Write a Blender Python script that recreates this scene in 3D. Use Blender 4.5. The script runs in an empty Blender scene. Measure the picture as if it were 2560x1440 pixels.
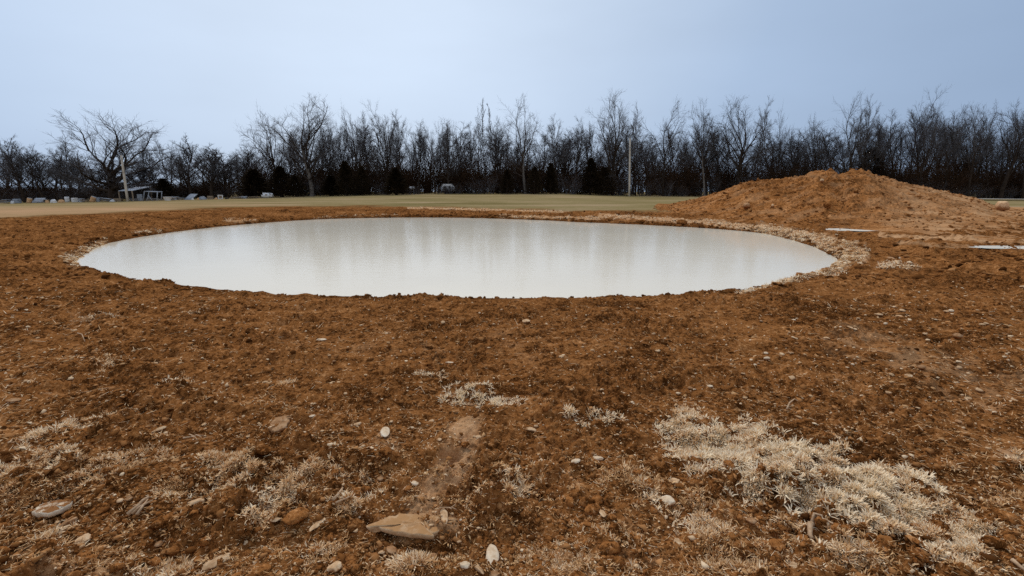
import bpy, math, random
import numpy as np
from mathutils import Vector, Matrix

# ------------------------------------------------------------------ camera, world, sun
SC = bpy.context.scene
F = 1230.0                                   # focal length in pixels of the 2560 wide photograph
CAMZ = 1.75
TH = math.atan(260.0 / F)                    # pitch below the horizontal
cam = bpy.data.cameras.new('camera'); cam.lens = 36 * F / 2560; cam.sensor_width = 36
cam.clip_start = 0.05; cam.clip_end = 6000
cam_o = bpy.data.objects.new('camera', cam); SC.collection.objects.link(cam_o)
cam_o.location = (0, 0, CAMZ); cam_o.rotation_euler = (math.pi / 2 - TH, 0, 0)
SC.camera = cam_o
SC.view_settings.view_transform = 'Standard'; SC.view_settings.look = 'None'
SC.view_settings.exposure = 0.0; SC.view_settings.gamma = 1.0
SC.view_settings.use_curve_mapping = False
SC.cycles.use_denoising = False; SC.cycles.max_bounces = 6; SC.cycles.diffuse_bounces = 3; SC.cycles.glossy_bounces = 3
SUN_EL, SUN_AZ = math.radians(52), math.radians(-25)

world = bpy.data.worlds.new('World'); SC.world = world; world.use_nodes = True
nt = world.node_tree; N = nt.nodes; L = nt.links
bg = N['Background']
sky = N.new('ShaderNodeTexSky'); sky.sky_type = 'NISHITA'; sky.sun_disc = False
sky.sun_elevation = SUN_EL; sky.sun_rotation = SUN_AZ
sky.air_density = 1.0; sky.dust_density = 3.0
tc = N.new('ShaderNodeTexCoord')
def wmath(op, a, b=None, clamp=False):
    n = N.new('ShaderNodeMath'); n.operation = op; n.use_clamp = clamp
    for i, v in enumerate((a, b)):
        if v is None: continue
        if isinstance(v, (int, float)): n.inputs[i].default_value = v
        else: L.new(v, n.inputs[i])
    return n.outputs[0]
def wdot(vec):
    n = N.new('ShaderNodeVectorMath'); n.operation = 'DOT_PRODUCT'
    L.new(tc.outputs['Generated'], n.inputs[0]); n.inputs[1].default_value = Vector(vec).normalized()
    return n.outputs['Value']
# overcast: one broad bright part of the cloud cover, duller to the east and to the horizon
d_bright = wdot((-0.22, 0.80, 0.42))
d_dull = wdot((0.80, 0.62, 0.10))
def ramp(fac, stops):
    r = N.new('ShaderNodeValToRGB'); e = r.color_ramp.elements
    while len(e) < len(stops): e.new(0.5)
    for el, (p, c) in zip(e, stops): el.position = p; el.color = (*c, 1)
    L.new(fac, r.inputs[0]); return r.outputs[0]
base_c = ramp(wmath('MULTIPLY', wmath('ADD', d_bright, 1.0), 0.5),
              [(0.0, (0.60, 0.63, 0.66)), (0.55, (0.50, 0.57, 0.68)), (0.70, (0.36, 0.50, 0.735)), (0.88, (0.46, 0.60, 0.82)), (1.0, (0.68, 0.80, 0.965))])
cn = N.new('ShaderNodeTexNoise'); cn.inputs['Scale'].default_value = 1.7; cn.inputs['Detail'].default_value = 4
mp = N.new('ShaderNodeMapping'); mp.inputs['Scale'].default_value = (1, 1, 3.0)
L.new(tc.outputs['Generated'], mp.inputs[0]); L.new(mp.outputs[0], cn.inputs['Vector'])
cl = wmath('ADD', wmath('MULTIPLY', cn.outputs[0], 0.30), 0.85)
dull = wmath('POWER', wmath('MAXIMUM', d_dull, 0.0), 4.0)
cl = wmath('MULTIPLY', cl, wmath('SUBTRACT', 1.0, wmath('MULTIPLY', dull, 0.20)))
mul = N.new('ShaderNodeVectorMath'); mul.operation = 'SCALE'
L.new(base_c, mul.inputs[0]); L.new(cl, mul.inputs['Scale'])
sc2 = N.new('ShaderNodeVectorMath'); sc2.operation = 'SCALE'; sc2.inputs['Scale'].default_value = 0.08
L.new(sky.outputs[0], sc2.inputs[0])
mx = N.new('ShaderNodeMix'); mx.data_type = 'RGBA'; mx.inputs['Factor'].default_value = 0.08
L.new(mul.outputs[0], mx.inputs['A']); L.new(sc2.outputs[0], mx.inputs['B'])
L.new(mx.outputs['Result'], bg.inputs[0]); bg.inputs[1].default_value = 1.0

sun = bpy.data.lights.new('sun', 'SUN'); sun.energy = 1.5; sun.angle = math.radians(14); sun.color = (1, 0.90, 0.76)
sun_o = bpy.data.objects.new('sun', sun); SC.collection.objects.link(sun_o)
sd = Vector((math.sin(SUN_AZ) * math.cos(SUN_EL), math.cos(SUN_AZ) * math.cos(SUN_EL), math.sin(SUN_EL)))
sun_o.rotation_euler = sd.to_track_quat('Z', 'Y').to_euler()

# ------------------------------------------------------------------ helpers
RNG = np.random.default_rng(7)
random.seed(7)
COL = SC.collection

def tag(o, label=None, cat=None, group=None, kind=None):
    if label: o['label'] = label
    if cat: o['category'] = cat
    if group: o['group'] = group
    if kind: o['kind'] = kind
    return o

def mesh_np(name, V, Fq, mat, parent=None, smooth=True, attrs=None):
    """one mesh object from an (n,3) array and an (m,k) face array (or a list of them)"""
    V = np.asarray(V, np.float32)
    groups = Fq if isinstance(Fq, list) else [Fq]
    groups = [np.asarray(g, np.int32) for g in groups if len(g)]
    idx = np.concatenate([g.ravel() for g in groups])
    tot = np.concatenate([np.full(len(g), g.shape[1], np.int32) for g in groups])
    st = np.concatenate([[0], np.cumsum(tot)[:-1]]).astype(np.int32)
    me = bpy.data.meshes.new(name)
    me.vertices.add(len(V)); me.vertices.foreach_set('co', V.ravel())
    me.loops.add(len(idx)); me.loops.foreach_set('vertex_index', idx)
    me.polygons.add(len(tot)); me.polygons.foreach_set('loop_start', st)
    me.update(calc_edges=True)
    if smooth: me.polygons.foreach_set('use_smooth', np.ones(len(tot), bool))
    for k, v in (attrs or {}).items():
        a = me.attributes.new(k, 'FLOAT', 'POINT'); a.data.foreach_set('value', np.asarray(v, np.float32))
    for m in (mat if isinstance(mat, (list, tuple)) else [mat]): me.materials.append(m)
    o = bpy.data.objects.new(name, me); COL.objects.link(o)
    if parent: o.parent = parent
    return o

def empty(name, loc=(0, 0, 0)):
    o = bpy.data.objects.new(name, None); o.empty_display_size = 0.3; COL.objects.link(o); o.location = loc
    return o

class MB:
    """collects simple solids into one mesh"""
    def __init__(s): s.v = []; s.f = []
    def add(s, vs, fs):
        b = len(s.v); s.v += [tuple(v) for v in vs]; s.f += [tuple(b + i for i in f) for f in fs]
    def hexa(s, c):                         # eight corners, bottom ring then top ring
        s.add(c, [(3, 2, 1, 0), (4, 5, 6, 7), (0, 1, 5, 4), (1, 2, 6, 5), (2, 3, 7, 6), (3, 0, 4, 7)])
    def box(s, c, d, rz=0.0, tilt=0.0):
        M = Matrix.Rotation(rz, 3, 'Z') @ Matrix.Rotation(tilt, 3, 'Y')
        cs = [(-1, -1, -1), (1, -1, -1), (1, 1, -1), (-1, 1, -1), (-1, -1, 1), (1, -1, 1), (1, 1, 1), (-1, 1, 1)]
        s.hexa([Vector(c) + M @ Vector((x * d[0] / 2, y * d[1] / 2, z * d[2] / 2)) for x, y, z in cs])
    def tube(s, pts, rad, n=6):
        pts = [Vector(p) for p in pts]
        rad = rad if isinstance(rad, (list, tuple)) else [rad] * len(pts)
        rings = []
        for i, p in enumerate(pts):
            d = (pts[min(i + 1, len(pts) - 1)] - pts[max(i - 1, 0)]).normalized()
            a = d.orthogonal().normalized() if i == 0 else (a - d * a.dot(d)).normalized()
            b = d.cross(a)
            rings.append([p + (a * math.cos(t) + b * math.sin(t)) * rad[i] for t in [2 * math.pi * k / n for k in range(n)]])
        vs = [v for r in rings for v in r]; fs = []
        for i in range(len(pts) - 1):
            for k in range(n):
                fs.append((i * n + k, i * n + (k + 1) % n, (i + 1) * n + (k + 1) % n, (i + 1) * n + k))
        fs.append(tuple(reversed(range(n)))); fs.append(tuple((len(pts) - 1) * n + k for k in range(n)))
        s.add(vs, fs)
    def build(s, name, mat, parent=None, smooth=False, bevel=0):
        me = bpy.data.meshes.new(name); me.from_pydata(s.v, [], s.f); me.materials.append(mat)
        if smooth: me.polygons.foreach_set('use_smooth', np.ones(len(me.polygons), bool))
        o = bpy.data.objects.new(name, me); COL.objects.link(o)
        if parent: o.parent = parent
        if bevel:
            b = o.modifiers.new('bevel', 'BEVEL'); b.width = bevel; b.segments = 2
        return o

# ---- numpy gradient noise
def _h(ix, iy, seed):
    n = (ix.astype(np.int64) * 374761393 + iy.astype(np.int64) * 668265263 + seed * 974634777) & 0x7fffffff
    n = ((n ^ (n >> 13)) * 1274126177) & 0x7fffffff
    return (n ^ (n >> 16)) & 0xffff
def perlin(x, y, seed=0):
    x0 = np.floor(x); y0 = np.floor(y); fx = x - x0; fy = y - y0
    u = fx * fx * fx * (fx * (fx * 6 - 15) + 10); v = fy * fy * fy * (fy * (fy * 6 - 15) + 10)
    def g(ox, oy):
        a = _h(x0 + ox, y0 + oy, seed) * (2 * math.pi / 65536)
        return np.cos(a) * (fx - ox) + np.sin(a) * (fy - oy)
    return 1.5 * ((g(0, 0) * (1 - u) + g(1, 0) * u) * (1 - v) + (g(0, 1) * (1 - u) + g(1, 1) * u) * v)
def fbm(x, y, oct=4, seed=0, gain=0.5):
    r = 0; a = 1; s = 0
    for i in range(oct):
        r = r + a * perlin(x * 2 ** i, y * 2 ** i, seed + i * 17); s += a; a *= gain
    return r / s
def sstep(a, b, x):
    t = np.clip((x - a) / (b - a), 0, 1); return t * t * (3 - 2 * t)

# ---- pixel of the photograph -> world
CT, ST = math.cos(TH), math.sin(TH)
def ray(px, py):
    u = (np.asarray(px, float) - 1280) / F; v = (720 - np.asarray(py, float)) / F
    return u, CT + v * ST, -ST + v * CT                      # x, y, z of the direction
def at_depth(px, py, Y):
    x, y, z = ray(px, py); t = Y / y
    return Vector((float(x * t), float(Y), float(CAMZ + z * t)))
def at_z(px, py, z0=0.0):
    x, y, z = ray(px, py); t = (z0 - CAMZ) / z
    return np.stack([x * t, y * t], -1)

# ------------------------------------------------------------------ terrain
POND_PX = [(188, 655), (215, 632), (262, 610), (400, 585), (600, 562), (800, 548), (950, 544.5), (1100, 544), (1280, 548), (1450, 556),
           (1620, 563), (1800, 573), (1900, 582), (1980, 600), (2050, 625), (2100, 652), (2060, 675), (1950, 705), (1850, 724),
           (1700, 737), (1500, 743), (1280, 744), (1050, 744), (850, 743), (700, 737), (590, 727), (480, 716), (380, 703), (250, 680)]
pp = at_z(np.array([p[0] for p in POND_PX]), np.array([p[1] for p in POND_PX]))
PC = np.array([(pp[:, 0].min() + pp[:, 0].max()) / 2, (pp[:, 1].min() + pp[:, 1].max()) / 2])
_a = np.arctan2(pp[:, 1] - PC[1], pp[:, 0] - PC[0]); _r = np.hypot(pp[:, 0] - PC[0], pp[:, 1] - PC[1])
_o = np.argsort(_a); _a = _a[_o]; _r = _r[_o]
_aa = np.concatenate([_a - 2 * math.pi, _a, _a + 2 * math.pi]); _rr = np.concatenate([_r, _r, _r])
_grid = np.linspace(-math.pi, math.pi, 721)
_rg = np.interp(_grid, _aa, _rr)
_k = np.ones(9) / 9
_rg = np.convolve(np.concatenate([_rg[-13:-1], _rg, _rg[1:13]]), _k, 'same')[12:-12]
def pond_s(x, y):
    dx = x - PC[0]; dy = y - PC[1]; a = np.arctan2(dy, dx)
    return np.hypot(dx, dy) - np.interp(a, _grid, _rg), a

EDGE_PX = [(-1400, 520), (0, 507), (400, 500), (820, 490), (1100, 485), (1400, 485), (1570, 490), (1760, 492), (2560, 499), (4000, 510)]
YF = 85.0
_ex = np.array([e[0] for e in EDGE_PX], float); _ey = np.array([e[1] for e in EDGE_PX], float)
_er = ray(_ex, _ey); _eX = _er[0] / _er[1] * YF; _eZ = CAMZ + _er[2] / _er[1] * YF
def base_h(x, y):
    x = np.asarray(x, float); y = np.asarray(y, float)
    s, a = pond_s(x, y)
    out = np.maximum(s, 0); ins = np.maximum(-s, 0)
    far = sstep(10, 24, y)
    left = sstep(2, 14, -x) * sstep(6, 14, y)
    rise = 0.07 + 0.04 * far + 0.16 * np.maximum(far * sstep(0.5, 7, s), left * sstep(0.3, 6, s))
    h = rise * (1 - np.exp(-out / 0.18)) - 0.5 * (1 - np.exp(-ins / 1.0))
    h = h + 0.05 * fbm(x * 0.35, y * 0.35, 2, 3) * sstep(0.2, 2.0, s) * (1 - sstep(40, 60, y))
    fall = np.maximum(y - 95, 0)
    q = x / np.maximum(y, 5) * YF
    zf = np.interp(q, _eX, _eZ) - 0.0150 * fall
    t = sstep(30, 85, y)
    return h * (1 - t) + zf * t

def on_ground(px, py, it=40):
    """pixel -> point on the smooth ground (vectorised)"""
    px = np.atleast_1d(np.asarray(px, float)); py = np.atleast_1d(np.asarray(py, float))
    dx, dy, dz = ray(px, py)
    t = (0.1 - CAMZ) / np.minimum(dz, -0.01)
    for _ in range(it):
        hh = base_h(dx * t, dy * t)
        tn = (hh - CAMZ) / np.minimum(dz, -0.01)
        t = 0.6 * t + 0.4 * np.clip(tn, 0.5, 140)
    return np.stack([dx * t, dy * t, base_h(dx * t, dy * t)], -1)

# soft pixel blotches: (x1,y1,x2,y2,radius,strength), all laid out on the ground plane
PALE = [(1160, 1080, 1120, 1200, 52, .9), (1120, 1200, 1030, 1310, 55, .8), (1010, 1320, 1120, 1310, 40, .6), (700, 1075, 720, 1060, 28, .5), (960, 1110, 975, 1130, 40, .35),
        (1380, 1390, 1440, 1420, 70, .5), (60, 1420, 250, 1420, 60, .55), (2100, 840, 2560, 960, 50, .42), (2230, 900, 2480, 1010, 35, .38), (1300, 1230, 1360, 1290, 40, .2),
        (2090, 1390, 2000, 1430, 40, .2), (1560, 1330, 1640, 1420, 60, .3), (700, 850, 1100, 880, 30, .18), (1250, 850, 1500, 930, 40, .18)]
RING = [(1020, 520, 1420, 530, 3, 1.0), (1250, 541, 1500, 548, 4, .8), (1500, 541, 1760, 556, 7, .9), (1760, 556, 1900, 572, 9, .95), (1900, 572, 2060, 600, 16, .95), (2060, 605, 2150, 640, 26, .95),
        (2150, 640, 2080, 675, 18, .9), (2080, 675, 1950, 708, 9, .8), (1950, 709, 1850, 730, 5, .7), (190, 640, 260, 606, 14, .55), (165, 640, 190, 665, 12, .5), (560, 552, 640, 556, 5, .55), (780, 544, 1000, 542, 2, .4), (330, 583, 400, 578, 5, .35),
        (2200, 590, 2560, 606, 7, .75), (2090, 574, 2200, 576, 5, .6), (2200, 665, 2290, 670, 12, .45), (180, 795, 300, 790, 9, .5), (450, 780, 520, 776, 6, .35), (2230, 608, 2560, 622, 6, .5)]
def blot(x, y, z, spec):
    vy = y * CT - (z - CAMZ) * ST; vy = np.maximum(vy, 0.1)
    up = y * ST + (z - CAMZ) * CT
    px = 1280 + F * x / vy; py = 720 - F * up / vy
    m = np.zeros_like(x)
    for x1, y1, x2, y2, r, st in spec:
        ax, ay = px - x1, py - y1; bx, by = x2 - x1, y2 - y1
        t = np.clip((ax * bx + ay * by) / (bx * bx + by * by + 1e-6), 0, 1)
        d = np.hypot(ax - t * bx, ay - t * by)
        m = np.maximum(m, st * (1 - sstep(0.35 * r, 1.25 * r, d)))
    return np.where(y > 0.3, m, 0), px, py
FIELD_PX = np.array([(-3000, 650), (-600, 575), (0, 546), (300, 530), (600, 517), (900, 514), (1020, 517), (1200, 519), (1400, 526), (1640, 528), (2450, 528), (2560, 533), (3000, 550), (6000, 700)], float)

ang_f = np.radians(np.linspace(-54, 54, 1180))
ang = np.concatenate([np.radians(np.linspace(-180, -56, 60)), ang_f, np.radians(np.linspace(56, 180, 60))])
rad = [0.0, 0.3, 0.6, 0.9]
r_ = 1.1
while r_ < 45: rad.append(r_); r_ *= 1.0031
while r_ < 2600: rad.append(r_); r_ *= 1.03
rad = np.array(rad)
A, R = np.meshgrid(ang, rad)
GX = (R * np.sin(A)).ravel(); GY = (R * np.cos(A)).ravel()
def relief(x, y):
    """clods, ruts round the pond and small lumps of the worked soil"""
    s, a = pond_s(x, y)
    near = 1 - sstep(25, 45, np.hypot(x, y))
    dry = sstep(-0.15, 0.25, s)
    c1 = fbm(x * 7, y * 7, 3, 11)
    c2 = perlin(x * 21, y * 21, 23)
    c3 = perlin(x * 50, y * 50, 29)
    mid = fbm(x * 1.6, y * 1.6, 3, 41)
    rut = perlin(s * 3.2 + 0.5 * perlin(x, y, 5), a * 9, 47) + 0.6 * perlin(s * 8, a * 30, 53)
    clod = np.maximum(c1 + 0.1, 0) ** 1.2 * 0.085 + np.maximum(c2, 0) * 0.034 + c3 * 0.009
    rough = 0.25 + 1.15 * sstep(-0.25, 0.45, fbm(x * 0.9, y * 0.9, 2, 61))
    rough = rough * (0.75 + 0.5 * sstep(3.4, 2.2, np.hypot(x, y)))
    lump = np.maximum(fbm(x * 3.4 + 0.4 * perlin(x * 2, y * 2, 8), y * 3.4, 3, 77), 0) * 0.16 * sstep(5.0, 2.6, np.hypot(x, y) + .9 * perlin(x * .9, y * .9, 79) - .6 * sstep(0, -2.5, x))
    rr_ = np.hypot(x, y)
    pit = np.maximum(fbm(x * 4.2 + 7, y * 4.2, 3, 87) - .22, 0) * 0.30 * (1 - sstep(7, 14, rr_))
    clod = clod + lump - pit + sstep(8, 15, rr_) * 0.17 * np.maximum(fbm(x * 2.2, y * 2.2, 3, 89), 0) + sstep(7, 11, rr_) * 0.10 * np.maximum(perlin(s * 2.4, a * 16, 97) - .05, 0)
    return near * dry * (clod * rough + (0.05 + 0.06 * sstep(4.2, 2.4, np.hypot(x, y))) * mid + 0.05 * rut - 0.012)
GZ = base_h(GX, GY)
pale, gpx, gpy = blot(GX, GY, GZ, PALE + RING)
pale = np.clip(pale * 1.25 * sstep(-0.35, 0.35, fbm(GX * 3.5, GY * 3.5, 4, 31) + 0.7 * (pale - 0.55)), 0, 1)
pale = np.where(GY > 9.5, np.clip(pale * 1.15, 0, 1), pale * .8)
fpy = np.interp(gpx, FIELD_PX[:, 0], FIELD_PX[:, 1])
field = np.where(GY > 8, sstep(5, -4, gpy - fpy + 5 * fbm(GX * 0.3, GY * 0.3, 3, 71)), 0.0)
field = np.where((GY <= 8) & (R.ravel() > 60), 1.0, field)
PUDDLES = [((2140, 573.5), 1.0, 0.50), ((2530, 617), 1.0, 0.30), ((2230, 577), 0.3, .12)]
def hollow(x, y, h):
    for (px, py), a, b in PUDDLES:
        c = on_ground(px, py)[0]
        h = h + (c[2] - 0.045 - h) * sstep(1.5, 0.95, np.hypot((x - c[0]) / a, (y - c[1]) / b))
    return h
smooth_track = np.where(GY < 9, np.clip(pale, 0, 1), 0)
DZ = relief(GX, GY) * (1 - 0.9 * field) * (1 - .6 * smooth_track)
GZ = hollow(GX, GY, GZ + DZ)
_s0, _ = pond_s(GX, GY)
GZ = np.where((_s0 > 0.04) & (_s0 < 3), np.maximum(GZ, 0.03 * sstep(0.04, 0.2, _s0)), GZ)
ws, _ = pond_s(GX, GY)
wet = sstep(0.45, 0.0, ws)
nr, na = R.shape
ii = np.arange(nr - 1)[:, None] * na + np.arange(na - 1)[None, :]
GF = np.stack([ii, ii + 1, ii + 1 + na, ii + na], -1).reshape(-1, 4)

# ------------------------------------------------------------------ materials
def mat_new(name):
    m = bpy.data.materials.new(name); m.use_nodes = True
    return m, m.node_tree, m.node_tree.nodes['Principled BSDF']
class NT:
    def __init__(s, nt): s.n = nt.nodes; s.l = nt.links
    def _in(s, sock, v):
        if isinstance(v, bpy.types.NodeSocket): s.l.new(v, sock)
        elif isinstance(v, tuple) and len(v) == 3 and sock.type == 'RGBA': sock.default_value = (*v, 1)
        else: sock.default_value = v
    def coord(s, which='Object'): return s.n.new('ShaderNodeTexCoord').outputs[which]
    def pos(s): return s.n.new('ShaderNodeNewGeometry').outputs['Position']
    def noise(s, vec, scale, detail=3, rough=0.55, dist=0.0):
        t = s.n.new('ShaderNodeTexNoise'); s._in(t.inputs['Vector'], vec); t.inputs['Scale'].default_value = scale
        t.inputs['Detail'].default_value = detail; t.inputs['Roughness'].default_value = rough; t.inputs['Distortion'].default_value = dist
        return t.outputs[0]
    def ramp(s, fac, stops):
        r = s.n.new('ShaderNodeValToRGB'); e = r.color_ramp.elements
        while len(e) < len(stops): e.new(0.5)
        for el, (p, c) in zip(e, stops): el.position = p; el.color = (*c, 1) if isinstance(c, tuple) else (c, c, c, 1)
        s._in(r.inputs[0], fac); return r.outputs[0]
    def mix(s, f, a, b, mode='MIX'):
        m = s.n.new('ShaderNodeMix'); m.data_type = 'RGBA'; m.blend_type = mode
        s._in(m.inputs['Factor'], f); s._in(m.inputs['A'], a); s._in(m.inputs['B'], b); return m.outputs['Result']
    def math(s, op, a, b=0.0, clamp=False):
        m = s.n.new('ShaderNodeMath'); m.operation = op; m.use_clamp = clamp
        s._in(m.inputs[0], a); s._in(m.inputs[1], b); return m.outputs[0]
    def attr(s, name):
        a = s.n.new('ShaderNodeAttribute'); a.attribute_name = name; return a.outputs['Fac']
    def bump(s, h, strength, dist, normal=None):
        b = s.n.new('ShaderNodeBump'); b.inputs['Strength'].default_value = strength; b.inputs['Distance'].default_value = dist
        s._in(b.inputs['Height'], h)
        if normal: s._in(b.inputs['Normal'], normal)
        return b.outputs[0]
    def rand(s): return s.n.new('ShaderNodeObjectInfo').outputs['Random']

D_DARK, D_MID, D_LIGHT, TAN = (0.068, 0.0235, 0.006), (0.255, 0.098, 0.028), (0.62, 0.305, 0.125), (0.74, 0.46, 0.25)
def soil_material(name, bright=1.0):
    m, t, b = mat_new(name); k = NT(t); P = k.pos()
    n1 = k.noise(P, 5.0, 6, 0.65, 0.6); n2 = k.noise(P, 34, 5, 0.7); n3 = k.noise(P, 0.55, 4, 0.6); n4 = k.noise(P, 130, 3, 0.7); n5 = k.noise(P, 13, 4, 0.75, 0.8); n6 = k.noise(P, 2.3, 3, 0.7, 1.2)
    f = k.math('ADD', k.math('ADD', k.math('MULTIPLY', n5, 0.30), k.math('ADD', k.math('MULTIPLY', n1, 0.22), k.math('MULTIPLY', n6, 0.13))), k.math('ADD', k.math('MULTIPLY', n2, 0.26), k.math('ADD', k.math('MULTIPLY', n3, 0.18), k.math('MULTIPLY', n4, 0.16))))
    sc = lambda c: tuple(x * bright for x in c)
    col = k.ramp(f, [(0.585, sc(D_DARK)), (0.632, sc(D_MID)), (0.676, sc((0.30, 0.122, 0.036))), (0.738, sc(D_LIGHT))])
    # flecks of straw and grit
    fl = k.ramp(k.noise(P, 60, 2, 0.5, 1.5), [(0.63, 0.0), (0.69, 1.0)])
    col = k.mix(k.math('MULTIPLY', fl, 0.55), col, (0.66, 0.37, 0.18))
    pl = k.attr('pale')
    pm = k.math('MULTIPLY', pl, k.ramp(k.math('ADD', n2, k.math('MULTIPLY', n1, 0.4)), [(0.38, 0.25), (0.70, 1.0)]))
    col = k.mix(pm, col, k.ramp(n4, [(0.3, (0.46, 0.23, 0.095)), (0.7, TAN)]))
    fd = k.attr('field')
    mp = k.n.new('ShaderNodeMapping'); mp.inputs['Scale'].default_value = (0.35, 1.0, 1.0); k.l.new(P, mp.inputs[0])
    g1 = k.noise(mp.outputs[0], 0.22, 5, 0.6); g2 = k.noise(P, 6, 4, 0.75)
    gc = k.ramp(k.math('ADD', k.math('MULTIPLY', g1, 0.7), k.math('MULTIPLY', g2, 0.3)),
                [(0.38, (0.19, 0.145, 0.058)), (0.50, (0.275, 0.21, 0.095)), (0.62, (0.40, 0.285, 0.165))])
    tanm = k.attr('tan')
    gc = k.mix(k.math('MULTIPLY', tanm, k.ramp(g1, [(0.3, 0.4), (0.7, 1.0)])), gc, (0.52, 0.305, 0.165))
    col = k.mix(fd, col, gc)
    wt = k.attr('wet')
    col = k.mix(k.math('MULTIPLY', wt, 0.6), col, D_DARK)
    t.links.new(col, b.inputs['Base Color'])
    b.inputs['Roughness'].default_value = 1.0; b.inputs['Specular IOR Level'].default_value = 0.0
    hgt = k.math('ADD', n2, k.math('MULTIPLY', n4, 0.5))
    t.links.new(k.bump(hgt, 0.8, 0.012), b.inputs['Normal'])
    return m
M_SOIL = soil_material('worked_soil')
M_MOUND = soil_material('heaped_soil', 1.3)

def tint_mat(name, stops, scale=8, rough=0.9, bump=0.5, bd=0.01, coord='Object', spec=0.06, random_tint=0.0):
    m, t, b = mat_new(name); k = NT(t)
    P = k.coord(coord); n = k.noise(P, scale, 5, 0.65)
    col = k.ramp(n, stops)
    if random_tint:
        r = k.ramp(k.rand(), [(0.0, 1 - random_tint), (1.0, 1 + random_tint * 0.6)])
        col = k.mix(1.0, col, r, 'MULTIPLY')
    t.links.new(col, b.inputs['Base Color'])
    b.inputs['Roughness'].default_value = rough; b.inputs['Specular IOR Level'].default_value = spec
    if bump: t.links.new(k.bump(n, bump, bd), b.inputs['Normal'])
    return m
M_STONE = tint_mat('pale_stone', [(0.3, (0.40, 0.21, 0.09)), (0.5, (0.64, 0.41, 0.225)), (0.7, (0.78, 0.58, 0.37))], 26, random_tint=0.15)
M_TSTONE = tint_mat('tan_stone', [(0.3, (0.26, 0.115, 0.045)), (0.5, (0.42, 0.225, 0.105)), (0.72, (0.58, 0.38, 0.22))], 24, random_tint=0.15)
M_BSTONE = tint_mat('brown_stone', [(0.3, (0.13, 0.05, 0.018)), (0.55, (0.23, 0.095, 0.035)), (0.75, (0.36, 0.18, 0.08))], 24, random_tint=0.2)
M_WSTONE = tint_mat('white_stone', [(0.3, (0.52, 0.34, 0.19)), (0.5, (0.74, 0.56, 0.375)), (0.7, (0.82, 0.70, 0.53))], 26)
def soiled(m):
    t = m.node_tree; k = NT(t); b = t.nodes['Principled BSDF']; c0 = b.inputs['Base Color'].links[0].from_socket
    sp = t.nodes.new('ShaderNodeSeparateXYZ'); t.links.new(k.coord('Generated'), sp.inputs[0])
    f = k.math('ADD', sp.outputs['Z'], k.math('MULTIPLY', k.math('SUBTRACT', k.noise(k.coord(), 30, 4, 0.7), 0.5), 1.1))
    t.links.new(k.mix(k.ramp(f, [(0.40, 0.9), (0.58, 0.0)]), c0, (0.26, 0.095, 0.027)), b.inputs['Base Color'])
for m_ in (M_STONE, M_TSTONE, M_WSTONE): soiled(m_)
M_BARK = tint_mat('dark_bark', [(0.3, (0.022, 0.015, 0.011)), (0.6, (0.050, 0.036, 0.028)), (0.8, (0.085, 0.066, 0.055))], 3, random_tint=0.25)
M_TWIG = tint_mat('hazed_twig_bark', [(0.3, (0.085, 0.083, 0.090)), (0.7, (0.165, 0.160, 0.172))], 2, bump=0, random_tint=0.25)  # bark colour lightened and cooled to carry the blue-grey haze of the crowns
M_PALEBARK = tint_mat('grey_bark', [(0.3, (0.10, 0.085, 0.075)), (0.6, (0.19, 0.17, 0.155)), (0.8, (0.28, 0.26, 0.24))], 2.5)
M_CEDAR = tint_mat('cedar_foliage', [(0.3, (0.018, 0.012, 0.007)), (0.6, (0.036, 0.024, 0.013)), (0.8, (0.06, 0.038, 0.02))], 1.5, bump=0, random_tint=0.2, spec=0.05)
M_RUST = tint_mat('withered_leaf', [(0.3, (0.026, 0.014, 0.008)), (0.6, (0.050, 0.027, 0.015)), (0.8, (0.085, 0.046, 0.026))], 1.2, bump=0, random_tint=0.2, spec=0.05)
M_GREY = tint_mat('weathered_metal', [(0.3, (0.20, 0.22, 0.26)), (0.6, (0.40, 0.44, 0.50)), (0.8, (0.55, 0.59, 0.65))], 3, rough=0.55, bump=0.1, random_tint=0.3)
M_WHITE = tint_mat('faded_white_paint', [(0.25, (0.42, 0.42, 0.42)), (0.5, (0.68, 0.69, 0.71)), (0.8, (0.8, 0.8, 0.8))], 2.5, rough=0.6, bump=0.1)
M_ROOF = tint_mat('galvanised_sheet', [(0.3, (0.46, 0.50, 0.57)), (0.7, (0.64, 0.69, 0.78))], 1.2, rough=0.5, bump=0.1)
M_WOOD = tint_mat('weathered_wood', [(0.3, (0.17, 0.13, 0.10)), (0.6, (0.33, 0.26, 0.19)), (0.8, (0.48, 0.38, 0.28))], 4, bump=0.3)
M_POLE = tint_mat('pole_wood', [(0.3, (0.48, 0.42, 0.35)), (0.6, (0.66, 0.60, 0.52)), (0.8, (0.74, 0.69, 0.62))], 3, bump=0.2)
M_ORANGE = tint_mat('sun_bleached_plastic', [(0.3, (0.50, 0.27, 0.12)), (0.7, (0.66, 0.44, 0.26))], 5, rough=0.7, bump=0.1)
M_DARK = tint_mat('dark_board_and_shade', [(0.3, (0.025, 0.022, 0.022)), (0.7, (0.055, 0.05, 0.05))], 3, bump=0.1)  # dark scrap and tyres; on the shed wall it paints the shade inside
M_STICK = tint_mat('bleached_wood', [(0.3, (0.38, 0.22, 0.11)), (0.7, (0.64, 0.45, 0.29))], 40, bump=0.3, bd=0.003)
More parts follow.
